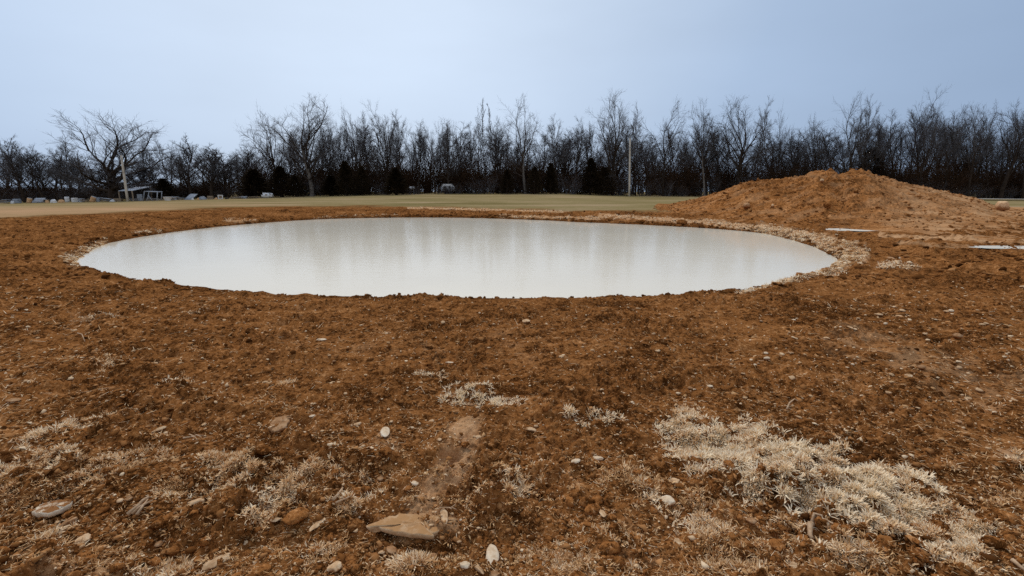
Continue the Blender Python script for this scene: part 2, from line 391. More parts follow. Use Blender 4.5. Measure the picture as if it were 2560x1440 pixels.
def dusted(name, stops, soil_col):
    m = tint_mat(name, stops, 26); t = m.node_tree; k = NT(t); b = t.nodes['Principled BSDF']; c0 = b.inputs['Base Color'].links[0].from_socket
    ge = t.nodes.new('ShaderNodeNewGeometry'); sp = t.nodes.new('ShaderNodeSeparateXYZ'); t.links.new(ge.outputs['Normal'], sp.inputs[0])
    n = k.noise(k.coord(), 18, 5, 0.7)
    f = k.math('MULTIPLY', k.ramp(sp.outputs['Z'], [(0.75, 0.0), (0.93, 1.0)]), k.ramp(n, [(0.36, 0.0), (0.50, 1.0)]))
    t.links.new(k.mix(f, c0, soil_col), b.inputs['Base Color']); return m
M_DUSTED = dusted('soil_topped_stone', [(0.3, (0.72, 0.54, 0.36)), (0.7, (0.90, 0.78, 0.60))], (0.27, 0.115, 0.038))
M_SLAB = dusted('soil_topped_slab', [(0.3, (0.44, 0.25, 0.12)), (0.7, (0.68, 0.46, 0.27))], (0.44, 0.235, 0.10))
M_GLASS, _t, _b = mat_new('window_glass'); _b.inputs['Base Color'].default_value = (0.03, 0.035, 0.04, 1); _b.inputs['Roughness'].default_value = 0.1
M_ROAD = tint_mat('pale_gravel_road', [(0.3, (0.40, 0.36, 0.31)), (0.7, (0.58, 0.54, 0.49))], 2)

# grass blades and straw: tone per tuft stored on the mesh
def blade_mat(name, stops):
    m, t, b = mat_new(name); k = NT(t)
    col = k.ramp(k.attr('tone'), stops)
    t.links.new(col, b.inputs['Base Color']); b.inputs['Roughness'].default_value = 1.0; b.inputs['Specular IOR Level'].default_value = 0.03
    return m
M_STRAW = blade_mat('dead_grass', [(0.0, (0.17, 0.066, 0.018)), (0.3, (0.40, 0.19, 0.066)), (0.6, (0.76, 0.46, 0.215)), (1.0, (0.98, 0.79, 0.54))])
M_CLOD = blade_mat('soil_clod', [(0.0, (0.065, 0.023, 0.006)), (0.5, (0.225, 0.087, 0.024)), (1.0, (0.52, 0.25, 0.095))])
M_GRAVEL = blade_mat('grit', [(0.0, (0.30, 0.125, 0.04)), (0.5, (0.56, 0.32, 0.145)), (1.0, (0.82, 0.61, 0.39))])

def water_mat(name, col, refl=0.33, rough=0.06):
    m, t, b = mat_new(name); k = NT(t); P = k.pos()
    b.inputs['Base Color'].default_value = (*col, 1); b.inputs['Roughness'].default_value = 0.5; b.inputs['Specular IOR Level'].default_value = 0.0
    cn = k.noise(P, 0.25, 3, 0.5)
    t.links.new(k.ramp(cn, [(0.3, tuple(c * 0.95 for c in col)), (0.7, tuple(min(c * 1.04, 0.95) for c in col))]), b.inputs['Base Color'])
    gl = k.n.new('ShaderNodeBsdfGlossy'); gl.inputs['Roughness'].default_value = rough
    mp = k.n.new('ShaderNodeMapping'); mp.inputs['Scale'].default_value = (0.6, 1.5, 1); k.l.new(P, mp.inputs[0])
    hn = k.noise(mp.outputs[0], 3.2, 5, 0.62)
    k.l.new(k.bump(hn, 0.12, 0.02), gl.inputs['Normal'])
    fr = k.n.new('ShaderNodeFresnel'); fr.inputs['IOR'].default_value = 1.33
    ms = k.n.new('ShaderNodeMixShader')
    k.l.new(k.math('MULTIPLY', fr.outputs[0], refl), ms.inputs[0])
    k.l.new(b.outputs[0], ms.inputs[1]); k.l.new(gl.outputs[0], ms.inputs[2])
    out = [n for n in k.n if n.type == 'OUTPUT_MATERIAL'][0]
    k.l.new(ms.outputs[0], out.inputs['Surface'])
    return m
M_WATER = water_mat('milky_water', (0.92, 0.81, 0.63), 0.98, 0.11)
M_PUDDLE = water_mat('puddle_water', (0.86, 0.80, 0.68), 0.5)

# ------------------------------------------------------------------ the setting
tan = np.where(gpx < 900, sstep(900, 200, gpx) * sstep(-14, 8, gpy - np.interp(gpx, [-3000, 0, 400, 900], [560, 522, 514, 503])), 0) * field
ground = mesh_np('ground', np.stack([GX, GY, GZ], -1), GF, M_SOIL, attrs={'pale': pale, 'field': field, 'wet': wet, 'tan': tan})
tag(ground, 'bare brown worked soil round the pond and short grass field beyond', None, None, 'structure')

th = np.linspace(0, 2 * math.pi, 181)[:-1]
tr = np.interp((th + math.pi) % (2 * math.pi) - math.pi, _grid, _rg) + 0.12
wv = [(PC[0], PC[1], 0.0)]; wf = []
rings = [0.25, 0.5, 0.75, 1.0]
for q in rings:
    wv += [(PC[0] + q * r * math.cos(a), PC[1] + q * r * math.sin(a), 0.0) for a, r in zip(th, tr)]
wt3 = [(0, 1 + i, 1 + (i + 1) % 180) for i in range(180)]
wq = [(1 + q * 180 + i, 1 + (q + 1) * 180 + i, 1 + (q + 1) * 180 + (i + 1) % 180, 1 + q * 180 + (i + 1) % 180) for q in range(3) for i in range(180)]
water = mesh_np('pond_water', wv, [np.array(wt3), np.array(wq)], M_WATER)
tag(water, 'still milky pond water in the round dug basin', None, None, 'structure')

# ground height including relief, for setting things down
def gz(x, y):
    x = np.asarray(x, float); y = np.asarray(y, float)
    return base_h(x, y) + relief(x, y)

# ---- the heap of dug soil
RIDGE = [(1560, 527, 35.5), (1640, 524, 34), (1700, 505, 32), (1760, 494, 30.5), (1800, 481, 29.5), (1860, 458, 28.5), (1950, 449, 28), (2000, 445, 27.5), (2040, 433, 27),
         (2075, 429, 27), (2100, 437, 27), (2120, 434, 27), (2140, 430, 27), (2170, 433, 27), (2200, 440, 27), (2240, 453, 27.5), (2300, 468, 28), (2380, 484, 28.5), (2440, 495, 29), (2480, 512, 29), (2560, 526, 28.5), (2800, 548, 26), (3100, 560, 24)]
FOOT = [(1560, 531), (1640, 531), (1800, 548), (1950, 565), (2090, 568), (2300, 586), (2560, 607), (2800, 640), (3100, 690)]
mu = np.linspace(1560, 3100, 520); mv = np.linspace(-0.06, 2.0, 230)
rp = np.interp(mu, [r[0] for r in RIDGE], [r[1] for r in RIDGE]); rY = np.interp(mu, [r[0] for r in RIDGE], [r[2] for r in RIDGE])
d = ray(mu, rp); RXw = d[0] / d[1] * rY; RZw = CAMZ + d[2] / d[1] * rY
fg = on_ground(mu, np.interp(mu, [r[0] for r in FOOT], [r[1] for r in FOOT]))
U, Vv = np.meshgrid(np.arange(len(mu)), mv)
t1 = Vv; front = t1 <= 1
bx = 2 * RXw - fg[:, 0] * 1.0; by = 2 * rY - fg[:, 1]
MXx = np.where(front, fg[U, 0] * (1 - t1) + RXw[U] * t1, RXw[U] * (2 - t1) + (RXw[U] + 2.0) * (t1 - 1))
MYy = np.where(front, fg[U, 1] * (1 - t1) + rY[U] * t1, rY[U] + 7.0 * (t1 - 1))
g0 = base_h(MXx, MYy)
hr = np.maximum(RZw - base_h(RXw, rY), 0.02)[U]
tt = np.clip(np.where(front, t1, 2 - t1), 0, 1)
prof = 0.30 * tt + 0.70 * tt * tt * (3 - 2 * tt)
hgt = hr * prof
amp = np.clip(hr * 0.5, 0.02, 1) * np.clip(tt * 3, 0.15, 1)
hgt = hgt + amp * (0.22 * fbm(MXx * 0.9, MYy * 0.9, 3, 81) + 0.30 * np.maximum(fbm(MXx * 3.2, MYy * 3.2, 3, 83), 0) + 0.05 * fbm(MXx * 11, MYy * 11, 2, 85))
MZz = g0 + np.where(Vv < 0, -0.15, hgt) + np.where(Vv >= 1.98, -0.2, 0) - 0.25 * sstep(1650, 1570, mu[U])
mpale = 0.6 * sstep(2080, 2380, mu[U]) * (0.35 + 0.65 * sstep(-0.25, 0.3, fbm(MXx * 0.5, MYy * 1.2, 3, 91))) + 0.30 * sstep(-0.1, 0.4, fbm(MXx * 0.8, MYy * 1.5, 3, 93))
nv, nu = U.shape
jj = np.arange(nv - 1)[:, None] * nu + np.arange(nu - 1)[None, :]
MF = np.stack([jj, jj + 1, jj + 1 + nu, jj + nu], -1).reshape(-1, 4)
z0 = np.zeros(MXx.size)
mound = mesh_np('dirt_mound', np.stack([MXx, MYy, MZz], -1).reshape(-1, 3), MF, M_MOUND, attrs={'pale': mpale.ravel(), 'field': z0, 'wet': z0, 'tan': z0})
tag(mound, 'long heap of dug brown soil beyond the right end of the pond', 'dirt heap')

# ---- puddles by the foot of the heap
def puddle(i, label):
    (px, py), a, b = PUDDLES[i]; c = on_ground(px, py)[0]; m = 64
    t = np.linspace(0, 2 * math.pi, m, endpoint=False); q = 1.15 + .22 * perlin(np.cos(t) * 1.7 + i * 9, np.sin(t) * 1.7, 8)
    v = [(0, 0, 0)] + list(zip(a * q * np.cos(t), b * q * np.sin(t), np.zeros(m)))
    o = mesh_np('puddle', v, np.array([(0, 1 + k, 1 + (k + 1) % m) for k in range(m)]), M_PUDDLE); o.location = (c[0], c[1], c[2] - 0.012)
    tag(o, label, None, None, 'structure')
puddle(0, 'long pale puddle at the foot of the soil heap'); puddle(1, 'white puddle in the rut at the right edge of the view')
puddle(2, 'tiny puddle beside the long pale puddle')

# ---- pale road at the edge of the wood, right
rv = []
for px in range(2380, 3000, 20):
    for yy in (498.6, 496.2):
        x, y, z = ray(px, yy); Y = 76.0 if yy > 498 else 80.0
        X = x / y * Y; rv.append((X, Y, float(base_h(X, Y)) + 0.25))
rn = len(rv) // 2
road = mesh_np('road', rv, np.array([(2 * i, 2 * i + 2, 2 * i + 3, 2 * i + 1) for i in range(rn - 1)]), M_ROAD)
tag(road, 'pale gravel road running along the wood beyond the soil heap', None, None, 'structure')

# ------------------------------------------------------------------ trees
def base_at(px, Y):
    x, y, z = ray(px, 500); X = x / y * Y
    return Vector((X, Y, float(base_h(X, Y))))
def nrm(v): return v / max(np.linalg.norm(v), 1e-9)
def perp_dir(d, ang, az):
    a = np.cross(d, (0, 0, 1.0)); a = nrm(a) if np.linalg.norm(a) > 1e-3 else np.array((1.0, 0, 0))
    b = np.cross(d, a)
    return nrm(d * math.cos(ang) + (a * math.cos(az) + b * math.sin(az)) * math.sin(ang))
def curve(rg, p, d, length, n, wob, up):
    pts = [np.array(p, float)]; d = nrm(np.array(d, float))
    for i in range(n):
        d = nrm(d + rg.normal(0, wob, 3) + np.array((0, 0, up)))
        pts.append(pts[-1] + d * (length / n))
    return np.array(pts)
def tube_np(paths):
    """paths: list of (points, radii, sides) -> verts, quads"""
    V = []; Q = []; b = 0
    for P, R, n in paths:
        k = len(P)
        T = np.gradient(P, axis=0); T /= np.maximum(np.linalg.norm(T, axis=1, keepdims=True), 1e-9)
        a = np.cross(T, np.array((0.31, 0.17, 0.93))); la = np.linalg.norm(a, axis=1, keepdims=True)
        a = np.where(la < 0.05, np.array([[1.0, 0, 0]]), a / np.maximum(la, 1e-6)); c = np.cross(T, a)
        an = np.arange(n) * (2 * math.pi / n)
        ring = P[:, None, :] + R[:, None, None] * (a[:, None, :] * np.cos(an)[None, :, None] + c[:, None, :] * np.sin(an)[None, :, None])
        V.append(ring.reshape(-1, 3))
        i = np.arange(k - 1)[:, None] * n; j = np.arange(n)[None, :]; j2 = (j + 1) % n
        Q.append(np.stack([i + j, i + j2, i + n + j2, i + n + j], -1).reshape(-1, 4) + b)
        b += k * n
    return np.concatenate(V), np.concatenate(Q)

STY = {  # trunk share, first limb, limbs, limb length share, limb angle (low, high), upturn, branches, twigs, sprays
    'vase':   dict(tf=.55, h0=.30, nl=16, ll=.55, a=(58, 14), up=.07, nb=10, ntw=7, ns=4, wob=.16),
    'slim':   dict(tf=.80, h0=.36, nl=14, ll=.42, a=(46, 14), up=.08, nb=8, ntw=7, ns=4, wob=.11),
    'wand':   dict(tf=.97, h0=.35, nl=18, ll=.15, a=(55, 30), up=.10, nb=4, ntw=5, ns=3, wob=.10),
    'broad':  dict(tf=.48, h0=.42, nl=9,  ll=.60, a=(66, 18), up=.07, nb=9, ntw=7, ns=4, wob=.20),
    'brush':  dict(tf=.80, h0=.30, nl=17, ll=.42, a=(50, 22), up=.12, nb=6, ntw=6, ns=4, wob=.15),
    'fork':   dict(tf=.50, h0=.50, nl=7,  ll=.58, a=(34, 14), up=.06, nb=9, ntw=7, ns=4, wob=.17),
    'oak':    dict(tf=.30, h0=.35, nl=13, ll=.62, a=(74, 12), up=.05, nb=10, ntw=8, ns=4, wob=.22),
}
def grow_tree(seed, style, H, r0):
    q = STY[style]; rg = np.random.default_rng(seed)
    trunk = curve(rg, (0, 0, -0.3), (0, 0, 1), H * q['tf'] + 0.3, 9, 0.05, 0.06)
    k = len(trunk); tr = r0 * (1 - np.linspace(0, 1, k) ** 0.9 * (0.86 if q['tf'] > .7 else 0.45)); tr[0] *= 1.35
    tp = [(trunk, tr, 8)]; cp = []; twP = []; twQ = []; twR = []
    def twig(p, d, l, r):
        twP.append(p); twQ.append(p + d * l); twR.append(r)
    limbs = []
    for i in range(q['nl']):
        f = q['h0'] + (1 - q['h0']) * (i + rg.uniform(0, .8)) / q['nl']
        fi = f * (k - 1); i0 = min(int(fi), k - 2); p = trunk[i0] + (trunk[i0 + 1] - trunk[i0]) * (fi - i0)
        rr = np.interp(fi, np.arange(k), tr)
        rel = (f - q['h0']) / (1 - q['h0'])
        ang = math.radians(q['a'][0] + (q['a'][1] - q['a'][0]) * rel + rg.normal(0, 7))
        d = perp_dir(np.array((0, 0, 1.0)), ang, i * 2.4 + rg.uniform(-.5, .5))
        ln = H * q['ll'] * rg.uniform(.72, 1.1) * ((1 - .45 * rel) if q['tf'] > .7 else (0.85 + .15 * rel))
        limbs.append((p, d, ln, rr * rg.uniform(.48, .70)))
    if q['tf'] > .7: limbs.append((trunk[-1], np.array((0, 0, 1.0)), H * (1 - q['tf']) + .1 * H, tr[-1]))
    for p, d, ln, rl in limbs:
        P = curve(rg, p, d, ln, 7, q['wob'], q['up']); R_ = np.linspace(max(rl, .06), 0.022, 8)
        cp.append((P, R_, 5))
        nb = max(3, int(q['nb'] * rg.uniform(.8, 1.25)))
        for j in range(nb):
            f = .22 + .78 * (j + rg.uniform(0, .9)) / nb
            fi = min(f * 7, 6.99); i0 = int(fi); pb = P[i0] + (P[i0 + 1] - P[i0]) * (fi - i0)
            db = perp_dir(nrm(P[i0 + 1] - P[i0]), math.radians(rg.uniform(28, 58)), rg.uniform(0, 6.28))
            lb = ln * .46 * rg.uniform(.55, 1.15) * (1.1 - .5 * f)
            B = curve(rg, pb, db, lb, 4, .16, q['up'] * .8)
            cp.append((B, np.linspace(max(.45 * np.interp(fi, np.arange(8), R_), .028), .013, 5), 4))
            for t in range(q['ntw']):
                ft = .15 + .85 * (t + rg.uniform(0, .9)) / q['ntw']
                fj = min(ft * 4, 3.99); j0 = int(fj); pt = B[j0] + (B[j0 + 1] - B[j0]) * (fj - j0)
                dt = perp_dir(nrm(B[j0 + 1] - B[j0]), math.radians(rg.uniform(22, 55)), rg.uniform(0, 6.28))
                dt = nrm(dt + np.array((0, 0, q['up'] * 1.5)))
                lt = lb * .42 * rg.uniform(.5, 1.2) + .15
                twig(pt, dt, lt, .0105)
                for s in range(q['ns']):
                    fs = rg.uniform(.2, 1); ds = perp_dir(dt, math.radians(rg.uniform(20, 50)), rg.uniform(0, 6.28))
                    twig(pt + dt * lt * fs, nrm(ds + np.array((0, 0, .12))), lt * rg.uniform(.35, .75) + .1, .0070)
    tv, tq = tube_np(tp); cv, cq = tube_np(cp)
    A_ = np.array(twP); B_ = np.array(twQ); R2 = np.array(twR)
    mid = (A_ + B_) / 2 + rg.normal(0, .02, A_.shape) * np.linalg.norm(B_ - A_, axis=1, keepdims=True) * 2
    D = B_ - A_; D /= np.linalg.norm(D, axis=1, keepdims=True)
    a = np.cross(D, (0.3, 0.2, 0.93)); a /= np.maximum(np.linalg.norm(a, axis=1, keepdims=True), 1e-6); c = np.cross(D, a)
    rings = []
    for P_, m in ((A_, 1.0), (mid, .85), (B_, .35)):
        for w in range(3):
            an = 2 * math.pi * w / 3
            rings.append(P_ + (a * math.cos(an) + c * math.sin(an)) * (R2 * m)[:, None])
    tw = np.stack(rings, 1).reshape(-1, 3)
    pat = np.array([[g * 3 + w, g * 3 + (w + 1) % 3, g * 3 + 3 + (w + 1) % 3, g * 3 + 3 + w] for g in range(2) for w in range(3)])
    tq2 = (np.arange(len(A_))[:, None, None] * 9 + pat[None]).reshape(-1, 4) + len(cv)
    cvv = np.concatenate([cv, tw]); cqq = np.concatenate([cq, tq2])
    top = np.percentile(cvv[:, 2], 98.3); half = np.percentile(np.abs(cvv[:, 0]), 97)
    return (tv, tq), (cvv, cqq, len(cq)), top, half
PROTO = {}
def proto_tree(key, seed, style, H, r0):
    (tv, tq), (cv, cq, nl), top, half = grow_tree(seed, style, H, r0)
    mt = bpy.data.meshes.new
    PROTO.setdefault(key, []).append((tv, tq, cv, (cq, nl), top, half))
for key, style, H, r0, n in (('vase', 'vase', 15, .31, 3), ('slim', 'slim', 15, .25, 5), ('wand', 'wand', 15, .12, 2), ('broad', 'broad', 15, .30, 3),
                             ('brush', 'brush', 9, .19, 4), ('fork', 'fork', 14, .27, 3), ('oak', 'oak', 12, .42, 1)):
    for i in range(n): proto_tree(key, 100 + i * 7 + len(key), style, H, r0)
def data_mesh(name, V, Q, mat, split=None):
    o = mesh_np(name, V, Q, mat); me = o.data
    if split is not None: me.polygons.foreach_set('material_index', (np.arange(len(Q)) >= split).astype(np.int32))
    bpy.data.objects.remove(o); return me
PMESH = {}
def tree_mesh(key, i, pale_trunk):
    kk = (key, i, pale_trunk)
    if kk not in PMESH:
        tv, tq, cv, cq, top, half = PROTO[key][i]
        PMESH[kk] = data_mesh('trunk', tv, tq, M_PALEBARK if pale_trunk else M_BARK)
        PMESH[(key, i)] = PMESH.get((key, i)) or data_mesh('crown', cv, cq[0], [M_BARK, M_TWIG], cq[1])
    return PMESH[kk], PMESH[(key, i)], PROTO[key][i][4], PROTO[key][i][5]
def plant(key, bx, ty, tx=None, hw=None, Y=87.0, label='', group=None, name='bare_tree', pale=False, var=None, cat='tree', by=None):
    tx = bx if tx is None else tx
    i = (var if var is not None else random.randrange(99)) % len(PROTO[key])
    mt, mc, top, half = tree_mesh(key, i, pale)
    x, y, z = ray(bx, 500); X = x / y * Y; gz0 = float(base_h(X, Y))
    if by is not None: gz0 = at_depth(bx, by, Y).z
    T = at_depth(tx, ty, Y); base = Vector((X, Y, gz0))
    ax = T - base; Hh = ax.length
    sz = Hh / top
    if hw and key in ('slim', 'fork', 'vase'): hw *= 1.22
    want = hw / F * Y if hw else half * sz
    sx = want / half
    o = empty(name, base)
    qz = Vector((0, 0, 1)).rotation_difference(ax.normalized())
    rot = qz.to_matrix() @ Matrix.Rotation(random.uniform(0, 6.28), 3, 'Z')
    o.rotation_euler = rot.to_euler(); o.scale = (sx, sx, sz)
    for nm, me in (('trunk', mt), ('crown', mc)):
        c = bpy.data.objects.new(nm, me); COL.objects.link(c); c.parent = o
    return tag(o, label, cat, group)

# the trees one can tell apart along the edge of the wood:  kind, base x, top y, top x, half width, depth, grey trunk, label
FRONT = [
 ('brush', 62, 348, 26, 26, 84, 0, 'thin bare tree leaning left at the very left end of the wood'),
 ('brush', 112, 372, 62, 34, 85, 0, 'second leaning bare tree from the left end of the wood'),
 ('brush', 160, 372, 122, 34, 86, 0, 'leaning bare tree just left of the wide spreading oak'),
 ('brush', 205, 400, 170, 40, 90, 0, 'short leaning bare tree under the left limbs of the spreading oak'),
 ('oak', 284, 302, 262, 132, 85, 0, 'wide spreading bare oak behind the leaning pole and the open shed'),
 ('brush', 352, 405, 362, 45, 92, 0, 'low bushy bare tree under the right limbs of the spreading oak'),
 ('slim', 428, 346, 404, 24, 87, 0, 'narrow bare tree leaning left, just right of the spreading oak'),
 ('brush', 478, 346, 465, 46, 88, 0, 'bushy bare tree with the rounded top right of the spreading oak'),
 ('brush', 530, 368, 520, 40, 87, 0, 'bushy bare tree in the middle of the low left stretch of wood'),
 ('brush', 574, 392, 570, 30, 88, 0, 'lowest bushy bare tree, in the dip of the left skyline'),
 ('slim', 612, 366, 602, 26, 88, 0, 'narrow bare tree between the dip of the skyline and the leaning forked tree'),
 ('fork', 706, 276, 672, 52, 86, 0, 'tall forked bare tree leaning left beside the biggest tree'),
 ('vase', 782, 253, 768, 56, 85, 1, 'biggest bare tree left of centre, full crown on a grey trunk'),
 ('slim', 848, 325, 838, 30, 88, 0, 'bare tree close on the right side of the biggest tree'),
 ('fork', 905, 272, 884, 36, 87, 0, 'forked bare tree over the pair of dark cedars left of centre'),
 ('slim', 925, 290, 916, 26, 89, 0, 'slim bare tree right behind the forked tree over the cedars'),
 ('vase', 968, 276, 958, 38, 87, 0, 'full crowned bare tree left of the broad round cedar'),
 ('slim', 1008, 283, 1000, 28, 88, 0, 'tall bare tree standing behind the broad round cedar'),
 ('slim', 1046, 305, 1040, 26, 88, 0, 'bare tree just left of the white camper in the wood'),
 ('fork', 1088, 306, 1076, 26, 87, 0, 'forked bare tree directly left of the white camper'),
 ('vase', 1122, 308, 1128, 30, 87, 0, 'bare tree rising right above the white camper'),
 ('slim', 1150, 330, 1150, 22, 89, 0, 'bare tree just right of the white camper'),
 ('slim', 1180, 312, 1178, 22, 88, 0, 'slim bare tree left of the twin thin wand trees'),
 ('wand', 1212, 252, 1203, 16, 86, 0, 'taller of the twin thin wand trees at centre'),
 ('wand', 1234, 259, 1226, 15, 87, 0, 'shorter of the twin thin wand trees at centre'),
 ('slim', 1242, 300, 1240, 24, 90, 0, 'bare tree between the wand trees and the broad centre tree'),
 ('broad', 1314, 256, 1300, 66, 85, 1, 'broad open bare tree at centre with a crooked grey trunk'),
 ('slim', 1390, 292, 1386, 28, 88, 0, 'bare tree right of the broad open centre tree'),
 ('slim', 1434, 302, 1434, 26, 88, 0, 'bare tree midway between the broad centre tree and the tallest tree'),
 ('slim', 1476, 335, 1470, 22, 88, 0, 'lower bare tree left of the tallest tree'),
 ('vase', 1531, 238, 1536, 36, 86, 0, 'tallest bare tree on the skyline, left of the upright pole'),
 ('slim', 1588, 278, 1578, 28, 88, 0, 'bare tree close behind the upright utility pole'),
 ('broad', 1656, 262, 1650, 56, 85, 0, 'broad bare tree with wide limbs right of the upright pole'),
 ('slim', 1706, 335, 1712, 26, 89, 0, 'lower bare tree between the broad limbed and the grey footed trees'),
 ('fork', 1760, 256, 1756, 34, 84, 1, 'forked bare tree with a flared grey foot left of the soil heap'),
 ('slim', 1800, 300, 1800, 26, 88, 0, 'bare tree just right of the grey footed tree'),
 ('vase', 1842, 253, 1846, 42, 86, 0, 'full crowned bare tree behind the left shoulder of the soil heap'),
 ('slim', 1890, 256, 1906, 22, 87, 0, 'narrow bare tree next to the full crown over the heap shoulder'),
 ('fork', 1930, 284, 1964, 24, 87, 0, 'bare tree leaning right over the left slope of the soil heap'),
 ('slim', 1985, 330, 1985, 26, 89, 0, 'low bare tree in the dip left of the heap summit'),
 ('broad', 2040, 296, 2034, 34, 88, 0, 'spreading bare tree left of the tree over the heap summit'),
 ('broad', 2131, 250, 2114, 56, 85, 0, 'dark bare tree with wide limbs right above the heap summit'),
 ('slim', 2150, 246, 2186, 26, 87, 0, 'tall bare tree leaning right, beside the tree over the heap summit'),
 ('slim', 2228, 296, 2240, 28, 88, 0, 'bare tree behind the right shoulder of the soil heap'),
 ('fork', 2290, 265, 2330, 34, 87, 0, 'forked bare tree leaning right over the long right slope'),
 ('slim', 2362, 292, 2374, 24, 88, 0, 'narrow bare tree over the middle of the long right slope'),
 ('fork', 2418, 264, 2446, 40, 86, 0, 'forked bare tree leaning right above the pale boulder'),
 ('slim', 2470, 272, 2480, 26, 88, 0, 'bare tree just right of the tree above the pale boulder'),
 ('fork', 2500, 276, 2538, 40, 86, 0, 'leaning bare tree near the right end of the wood'),
 ('slim', 2556, 286, 2580, 34, 87, 0, 'last bare tree at the right end of the view'),
]
for k_, (key, bx, ty, tx, hw, Y, pl, lb) in enumerate(FRONT):
    plant(key, bx, ty, tx, hw, Y, lb, 'bare trees along the edge of the wood', pale=bool(pl), var=k_)
# thinner trees filling the wood behind the front row
SKY_TOP = [(-200, 390), (0, 392), (100, 400), (200, 410), (380, 410), (420, 395), (560, 405), (620, 400), (760, 345), (900, 335), (1100, 345), (1200, 345), (1400, 350), (1600, 345), (1800, 340), (2000, 345), (2200, 320), (2400, 315), (2560, 315), (2800, 320)]
for k_ in range(160):
    px = -120 + 2800 * (k_ + random.random()) / 160
    ty = np.interp(px, [p[0] for p in SKY_TOP], [p[1] for p in SKY_TOP]) - 12 + random.gauss(0, 20)
    Y = random.uniform(90, 118)
    low = px < 640
    if low and k_ % 5 == 0: continue
    plant(random.choice(['brush', 'slim', 'slim'] if low else ['slim', 'slim', 'slim', 'slim', 'wand', 'fork', 'vase']), px, ty, px + (random.gauss(-14, 10) if low else random.gauss(0, 8)),
          random.uniform(24, 42), Y, 'thin bare tree deep in the wood behind the front row', 'thin trees deep in the wood')

# ---- evergreen cedars: a trunk and thousands of small leaf sprays
def cedar(seed, H, W, round_=0.0):
    rg = np.random.default_rng(seed); n = 3300
    h = rg.uniform(0.03, 1, n) ** 0.85
    prof = (1 - h) ** (0.75 - .3 * round_) * (0.55 + 0.45 * np.minimum(h * 6, 1))
    az = rg.uniform(0, 6.283, n)
    lump = 0.78 + 0.5 * perlin(az * 1.3 + seed, h * 7, seed) + 0.18 * rg.normal(0, 1, n)
    rr = W * prof * np.sqrt(rg.uniform(0.15, 1, n)) * np.clip(lump, .3, 1.35)
    C = np.stack([rr * np.cos(az), rr * np.sin(az), h * H], -1)
    d = np.stack([np.cos(az), np.sin(az), rg.uniform(.2, 1.0, n)], -1) + rg.normal(0, .35, (n, 3)); d /= np.linalg.norm(d, axis=1, keepdims=True)
    s = np.cross(d, rg.normal(0, 1, (n, 3))); s /= np.linalg.norm(s, axis=1, keepdims=True)
    ln = rg.uniform(.18, .42, n)[:, None]; w = rg.uniform(.03, .075, n)[:, None]
    V = np.stack([C - s * w, C + s * w, C + d * ln + s * w * .4, C + d * ln - s * w * .4], 1).reshape(-1, 3)
    return V, np.arange(n * 4).reshape(-1, 4)
CED = []
for i, (W, rd) in enumerate(((1.9, 0), (2.4, .6), (1.5, 0))):
    V, Q = cedar(31 + i, 6.0, W, rd)
    tv, tq = tube_np([(np.array([(0, 0, -.2), (0.03, 0, 1.5), (0, .04, 3.5), (0, 0, 5.5)]), np.array([.16, .13, .09, .03]), 7)])
    CED.append((data_mesh('trunk', tv, tq, M_BARK), data_mesh('crown', V, Q, M_CEDAR)))
CEDARS = [
 (868, 405, 34, 83, 'dark pointed cedar left of the pair left of centre'), (908, 418, 26, 84, 'shorter dark cedar close beside the pointed one left of centre'),
 (992, 422, 38, 83, 'broad round dark cedar left of the white camper'), (1268, 424, 24, 83, 'dark cedar left of the crooked grey trunk at centre'),
 (1336, 418, 26, 83, 'dark cedar right of the crooked grey trunk at centre'), (1376, 410, 24, 85, 'dark cedar second to the right of the crooked grey trunk'),
 (1475, 398, 34, 85, 'dark cedar midway between the centre trunk and the upright pole'), (1508, 420, 40, 84, 'wide dark cedar just left of the upright pole'),
 (640, 425, 50, 84, 'wide dark cedar left of the leaning forked tree'), (706, 418, 44, 84, 'dark cedar under the leaning forked tree'),
 (742, 440, 36, 84, 'low dark cedar left of the biggest tree'), (830, 440, 34, 84, 'low dark cedar right of the biggest tree'),
 (415, 448, 38, 85, 'low dark cedar behind the grey pipe frame'),
 (2165, 372, 60, 92, 'tall dark cedar behind the summit of the soil heap'), (1122, 445, 22, 91, 'small dark cedar behind the white camper'), ]
for k_, (px, ty, hw, Y, lb) in enumerate(CEDARS):
    x, y, z = ray(px, 500); X = x / y * Y; b0 = Vector((X, Y, float(base_h(X, Y)))); T = at_depth(px, ty, Y)
    o = empty('cedar_tree', b0); sz = (T.z - b0.z) / 6.0; sx = (hw / F * Y) / (1.9, 2.4, 1.5)[k_ % 3]
    o.scale = (sx, sx, sz); o.rotation_euler.z = random.uniform(0, 6.28)
    for nm, me in zip(('trunk', 'crown'), CED[k_ % 3]):
        c = bpy.data.objects.new(nm, me); COL.objects.link(c); c.parent = o
    tag(o, lb, 'evergreen tree', 'dark cedars in the wood edge')

